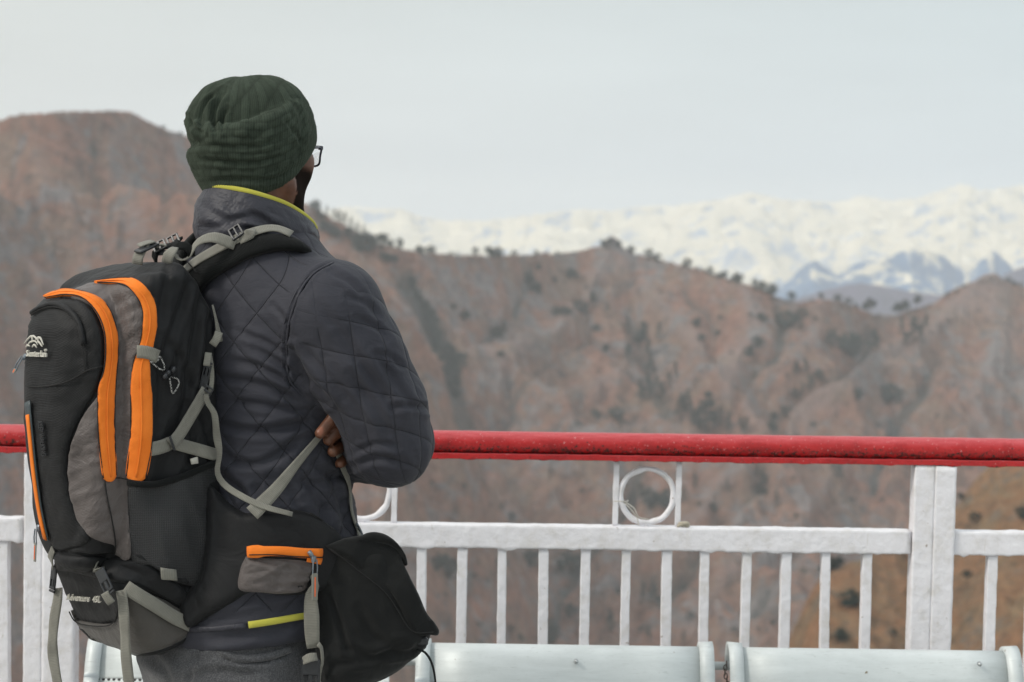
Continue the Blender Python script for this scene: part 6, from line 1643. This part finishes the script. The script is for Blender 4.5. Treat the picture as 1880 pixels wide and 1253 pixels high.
# lid loops and buckles on top
yt = 3.10
def top(x, y, dy=0): return pt(x, y, yt + dy)
def tri3(*a): return [top(*q) for q in a]
ribbon('lid_loop', tri3((252, 486, -.03), (254, 470, -.03), (262, 458, -.02), (268, 452, 0)), 21 * U, M_web, pack, [(-.4, -1, .3)] * 4, .002)
ribbon('lid_loop', tri3((306, 484, -.05), (309, 470, -.055), (317, 460, -.05), (322, 455, -.04)), [20 * U, 20 * U, 16 * U, 12 * U], M_web, pack, [(-.2, -1, .2), (-.2, -1, .2), (0, -.9, .6), (0, -.7, .9)], .002)
buckle('side_release_buckle', top(268, 456, -.02), top(285, 448, .0) - top(250, 464, -.03), (-.3, -.55, .8), 20 * U, 46 * U, M_plas, pack)
ribbon('lid_loop', tri3((254, 452, -.02), (266, 447, -.015), (282, 443, -.005)), 15 * U, M_web, pack, [(-.2, -.5, .9)] * 3, .002)
buckle('tension_lock', top(293, 452, .01), top(306, 446) - top(284, 458), (-.2, -.8, .5), 18 * U, 26 * U, M_plas, pack, 'ladder')
buckle('tension_lock', top(318, 441, .06), top(330, 434) - top(308, 446), (-.2, -.8, .5), 18 * U, 24 * U, M_plas, pack, 'ladder')
buckle('side_release_buckle', top(300, 462, .02), top(330, 462) - top(280, 466), (0, -.7, .7), 18 * U, 40 * U, M_plas, pack)
ribbon('haul_loop', tri3((285, 480, .02), (284, 468, .01), (292, 456, .02), (308, 452, .03), (322, 446, .05), (330, 438, .08)), 12 * U, M_pad, pack, [(-.3, -.8, .5)] * 6, .004)
ribbon('haul_loop', tri3((312, 462, -.02), (322, 453, -.03), (338, 451, -.03), (350, 460, -.03), (352, 472, -.03)), [14 * U, 15 * U, 17 * U, 16 * U, 12 * U], M_pad, pack, [(-.1, -.8, .6)] * 5, .003)
MB().tube([top(287, 455, .0), top(296, 449, -.0), top(305, 452, .0)], .0018, 6, 10).build('strap_edge', M_web, pack, True)

# shoulder strap over his right shoulder: padded band, webbing and load lifter
def js(pts, l): return on(pts, jacket_sdf, l)
a, n = js([(352, 540), (378, 506), (415, 480), (455, 462), (490, 454), (520, 454), (545, 460)], .010)
def proj(pts, l):
    q = np.array(pts, float)
    for _ in range(6): g = grad(jacket_sdf, q, .004); q = q - g * jacket_sdf(q)[:, None]
    g = grad(jacket_sdf, q, .006); return q + g * l, g
def bl(r, f, y): return pt(480, y) + Rt * r + Fw * f
fp_, fn_ = proj([bl(.060, .052, 462), bl(.066, .090, 492), bl(.085, .13, 540), bl(.11, .15, 600), bl(.14, .13, 655), bl(.16, .10, 700)], .006)
a = np.vstack([a, [a[-1] + np.array([.012, .03, -.012]), a[-1] + np.array([.022, .06, -.04])]]); n = np.vstack([n, n[-1:], n[-1:]])
ribbon('shoulder_strap', fp_[1:], 46 * U, M_pad, pack, fn_[1:], .009, puff=.004, cross=7)
lp_, ln_ = proj([bl(-.09, -.12, 520), bl(-.10, -.08, 470), bl(-.09, -.02, 452), bl(-.075, .052, 462), bl(-.08, .090, 492), bl(-.095, .13, 540), bl(-.12, .15, 600), bl(-.14, .13, 655), bl(-.16, .10, 700)], .010)
ribbon('shoulder_strap', lp_, 48 * U, M_pad, pack, ln_, .009, puff=.004, cross=7)
ribbon('shoulder_strap', a, [60 * U, 50 * U, 46 * U, 44 * U, 40 * U, 36 * U, 30 * U, 24 * U], M_pad, pack, n, .009, puff=.004, cross=7)
SS = [c for c in pack.children if c.name.startswith('shoulder_strap')][-1]
a2, n2 = js([(352, 506), (378, 485), (410, 466), (445, 448), (478, 438), (505, 436), (530, 446)], .019)
ribbon('strap_webbing', a2, 19 * U, M_web, SS, n2)
seam([(360, 482), (374, 498), (382, 506)], jacket_sdf, .021, SS, .0009)
# load lifter: loop of webbing from the pack top to the ladder buckle
jb, jn = js([(430, 452), (445, 441), (458, 436)], .024); m_ = len(jb) // 2
buckle('ladder_buckle', jb[m_], jb[-1] - jb[0], jn[m_], 24 * U, 24 * U, M_plas, SS, 'ladder')
yj = float(jb[m_][1])
ribbon('load_lifter', PP([(322, 462, yj + .02), (326, 474, yj - .0), (338, 478, yj - .008), (350, 468, yj - .01), (357, 452, yj - .012), (370, 441, yj - .014), (392, 436, yj - .014), (415, 443, yj - .010), (432, 450, yj - .006)]),
       [10 * U, 7 * U, 6 * U, 8 * U, 12 * U, 16 * U, 20 * U, 21 * U, 19 * U], M_web, SS, [(.3, -.6, -.7), (.2, -.5, .8), (0, -.5, .9), (-.6, -.7, .5), (-.6, -.8, .5), (-.3, -.9, .6), (0, -.9, .5), (0, -1, .3), (0, -1, .3)])
ribbon('load_lifter', PP([(440, 440, yj - .004), (452, 434, yj - .008), (462, 427, yj - .010), (458, 421, yj - .004)]), [18 * U, 18 * U, 19 * U, 15 * U], M_web, SS, [(-.2, -1, .3), (.2, -1, .3), (.5, -.9, .3), (.4, -.9, .6)], .002)
# strap coming back under the arm to the hip
a3, n3 = on([(612, 766, 0), (592, 790, 0), (574, 812, 0), (556, 834, 0), (530, 866, 3), (500, 905, 13), (470, 942, 26)], torso_only, .006)
ribbon('lower_strap', a3, [10 * U, 11 * U, 13 * U, 16 * U, 21 * U, 25 * U, 28 * U], M_web, SS, n3)

# hip belt: padded wing round the waist
belt = [(392, 895), (420, 922), (452, 942), (490, 938), (540, 936), (575, 946), (600, 966), (615, 990), (620, 1020), (611, 1054), (590, 1078), (560, 1090), (510, 1092), (462, 1087), (425, 1108), (385, 1132), (345, 1152), (330, 1110), (366, 1060), (376, 1000), (380, 900)]
bs = lambda p: smin(jacket_sdf(p), pack_sdf(p), .03)
patch('hip_belt', belt, bs, .016, M_pack, pack, 6, thick=.015, edge_round=16, disp=lambda q, p: (ridged(np.stack([q[:, 0] / 40 - q[:, 1] / 80, q[:, 1] / 90], -1), 2, 88) - .6) * .008 * sstep(470, 400, q[:, 0]) + .020 * sstep(545, 615, q[:, 0]))
HB = [c for c in pack.children if c.name.startswith('hip_belt')][0]
seam([(560, 940), (585, 957), (600, 985)], bs, .0175, HB, .0012)
bp = lambda p: bs(p) - .014
bag_disp = lambda q, p: (ridged(np.stack([q[:, 0] / 60 + q[:, 1] / 30, q[:, 1] / 50 - q[:, 0] / 120], -1), 3, 89) - .6) * .030
patch('belt_pocket', [(452, 1022), (500, 1026), (560, 1030), (572, 1036), (566, 1062), (556, 1084), (520, 1090), (480, 1088), (440, 1082), (442, 1045)], bp, .010, M_taupe, HB, 4.5, thick=.012, edge_round=10, disp=bag_disp)
tp_, _n = on([(x, y) for x, y, _ in tail], lambda p: smin(bs(p), jacket_sdf(p), .01), .024)
ribbon('strap_end', tp_, [x * .8 for x in TAIL[0]], M_web, pack, TAIL[1])
BPk = [c for c in HB.children if c.name.startswith('belt_pocket')][0]
a, n = on([(456, 1013), (490, 1011), (520, 1011), (555, 1014), (585, 1014)], bp, .010); ribbon('belt_zipper', a, [19 * U] + [22 * U] * 3 + [17 * U] * (len(a) - 4), M_zip, BPk, n, .003, puff=.002)
a, n = on([(560, 1024), (572, 1026), (584, 1029)], bp, .009); ribbon('belt_zipper', a, 12 * U, M_zip, BPk, n, .003, puff=.001)
seam([(460, 1018), (500, 1017), (540, 1020), (584, 1021)], bp, .0135, BPk, .0009)
c3, n3_ = on([(560, 1010), (566, 1020), (570, 1030)], bp, .014)
MB().tube([c3[0], c3[len(c3) // 2]], [.006, .006], 12, flat=.6).build('zip_puller', M_grey, BPk, True)
puller(BPk, 566, 1022, bp, .018, 48, .0, w_=12)
# webbing hanging from the belt to its buckle
yh = float(hit([(572, 1090)], bp)[0][0][1]) - .014
hang([(574, 1056, yh + .004), (579, 1075, yh), (571, 1095, yh - .004), (572, 1130, yh - .006), (573, 1165, yh - .004), (575, 1190, yh)], [10 * U, 14 * U, 22 * U, 27 * U, 26 * U, 22 * U], [(.6, -1, 0), (.5, -1, 0), (-.2, -1, 0), (0, -1, 0), (0, -1, .1), (.2, -1, .2)], 'belt_webbing', HB)
hang([(584, 1182, yh - .006), (590, 1190, yh - .004), (592, 1215, yh), (586, 1240, yh + .002), (584, 1290, yh)], [10 * U, 8 * U, 8 * U, 9 * U, 9 * U], [(.9, -.5, .4), (.9, -.5, 0), (.9, -.5, 0), (.9, -.6, 0), (.9, -.6, 0)], 'belt_webbing', HB)
hang([(556, 1214, yh - .006), (568, 1208, yh - .012), (582, 1206, yh - .006)], [14 * U, 16 * U, 14 * U], [(-.2, -1, .6), (0, -1, .5), (.3, -1, .5)], 'belt_webbing', HB)
buckle('side_release_buckle', P(570, 1238, yh - .004), (0, 0, -1), (0, -1, 0), 34 * U, 60 * U, M_plas, HB)
adopt(pack)

# ================================================================== THE SHOULDER BAG
BN = np.array([.30, -.95, .10]); BN /= np.linalg.norm(BN); BO = pt(690, 1110, 3.12)
BX = np.cross(BN, Zu) * -1; BX /= np.linalg.norm(BX); BZ = np.cross(BX, BN); BZ *= 1 if BZ[2] > 0 else -1
BX = np.cross(BZ, BN); BX *= 1 if BX[0] > 0 else -1
def to_plane(pl, O=BO, Nn=BN):
    d = rays(pl); t = ((O - ORI) @ Nn) / (d @ Nn); p = ORI + d * t[:, None] - O; return np.stack([p @ BX, p @ BZ], 1)
bag_poly = to_plane(spline([(600, 1000), (640, 990), (690, 986), (712, 1002), (730, 1040), (752, 1085), (776, 1135), (786, 1160), (780, 1182), (764, 1200), (730, 1228), (690, 1250), (640, 1268), (600, 1262), (582, 1220), (574, 1150), (576, 1080), (586, 1030), (600, 1000)], 60)[:-1])
def bag_sdf(p):
    q = p - BO; x, z, y = q @ BX, q @ BZ, q @ BN
    s = poly_sd(x, z, bag_poly); t = np.clip(-s / .065, 0, 1); prof_ = .055 * np.sqrt(np.clip(1 - (1 - t) ** 2, 0, 1)) + .002
    inside = np.abs(y) - prof_ * (1 + .18 * np.sin(x * 16 + z * 9))
    return np.where(s < 0, np.maximum(inside * .75, s), np.hypot(np.maximum(s, 0), np.maximum(np.abs(y) - .002, 0)))
M_bag = mat_cloth('black_brushed_canvas', (.0100, .0107, .0107), .95, .15, 1800, .15, .08, .4, 16, .12)
bag = empty('shoulder_bag', 'soft black canvas shoulder bag with a floppy flap hanging at the man\'s right hip', 'bag', tuple(BO))
V, Fq = surf(lambda p: bag_sdf(p) - .004, BO - .20, BO + np.array([.20, .20, .20]), .0042); V = relax(V, Fq, 3, .5); Nn = grad(bag_sdf, V, .006)
V = V + Nn * ((fbm(V * 14, 3, 52) - .5) * .010)[:, None]
V = crease(V, Nn, [([(600, 1080), (622, 1140), (640, 1200)], 6, 6), ([(640, 1195), (690, 1205), (740, 1185)], 8, 6), ([(700, 1200), (740, 1200), (768, 1188)], 6, 5), ([(660, 1120), (690, 1170), (730, 1190)], 9, 4), ([(590, 1230), (640, 1215), (700, 1215)], 8, 5)])
mesh('pouch', V, Fq, M_bag, bag)
bf = lambda p: bag_sdf(p) - .004
def flap_sdf(p):
    q = p - BO; x, z, y = q @ BX, q @ BZ, q @ BN
    return (y - (.056 - 2.6 * np.maximum(x - .02, 0) ** 2 - 1.4 * np.maximum(z - .03, 0) ** 2)) * .8
flap = [(598, 1002), (630, 990), (662, 984), (690, 980), (714, 990), (732, 1008), (738, 1030), (752, 1060), (768, 1092), (782, 1125), (797, 1144), (805, 1158), (802, 1167), (790, 1166), (775, 1168), (762, 1166), (748, 1146), (732, 1116), (712, 1086), (690, 1068), (665, 1050), (640, 1030), (615, 1016)]
patch('flap', flap, flap_sdf, .008, M_bag, bag, 5, thick=.008, edge_round=3, disp=lambda q, p: .004 * np.sin(q[:, 0] / 24 + q[:, 1] / 40) + (fbm(q / 26., 3, 92) - .5) * .006)
FL = [c for c in bag.children if c.name.startswith('flap')][0]
seam([(604, 1010), (636, 1033), (662, 1053), (690, 1074), (708, 1090), (728, 1120), (746, 1152), (760, 1162), (790, 1160)], flap_sdf, .0090, FL, .0009)
a, n = on([(600, 1006), (635, 1010), (690, 1000), (728, 1020)], bf, .012); 
patch('flap_roll', [(640, 1000), (672, 980), (700, 980), (724, 994), (742, 1018), (746, 1040), (728, 1012), (704, 1000), (670, 998)], flap_sdf, .016, M_bag, FL, 5, thick=.012, edge_round=8)
# strap up across the front of the jacket
a, n = js([(597, 800), (616, 828), (630, 860), (637, 900), (640, 940), (650, 972)], .006)
p3 = np.vstack([a, [P(664, 994, float(a[-1][1]) - .01)]]); n3_ = np.vstack([n, [(.6, -.8, 0)]]); n3_ = n3_ + np.array([.5, 0, .2])
ribbon('bag_strap', p3, [6 * U] * 3 + [13 * U] * (len(p3) - 3), M_web, bag, n3_)
a, n = js([(645, 962), (655, 982), (664, 996)], .010); MB().tube(a, .0022, 6).build('strap_clip', M_grey, bag, True)
yc_ = float(hit([(770, 1192)], bf)[0][0][1])
MB().tube(PP([(756, 1205, yc_ + .02), (768, 1194, yc_), (782, 1200, yc_ - .004), (794, 1222, yc_ - .004), (800, 1260, yc_), (802, 1330, yc_)]), .0034, 8, 30, flat=.5).build('drawcord', M_pad, bag, True)
MB().box(P(776, 1178, yc_), (.018, .012, .014), None, .003).build('cord_keeper', M_plas, bag)
adopt(bag)
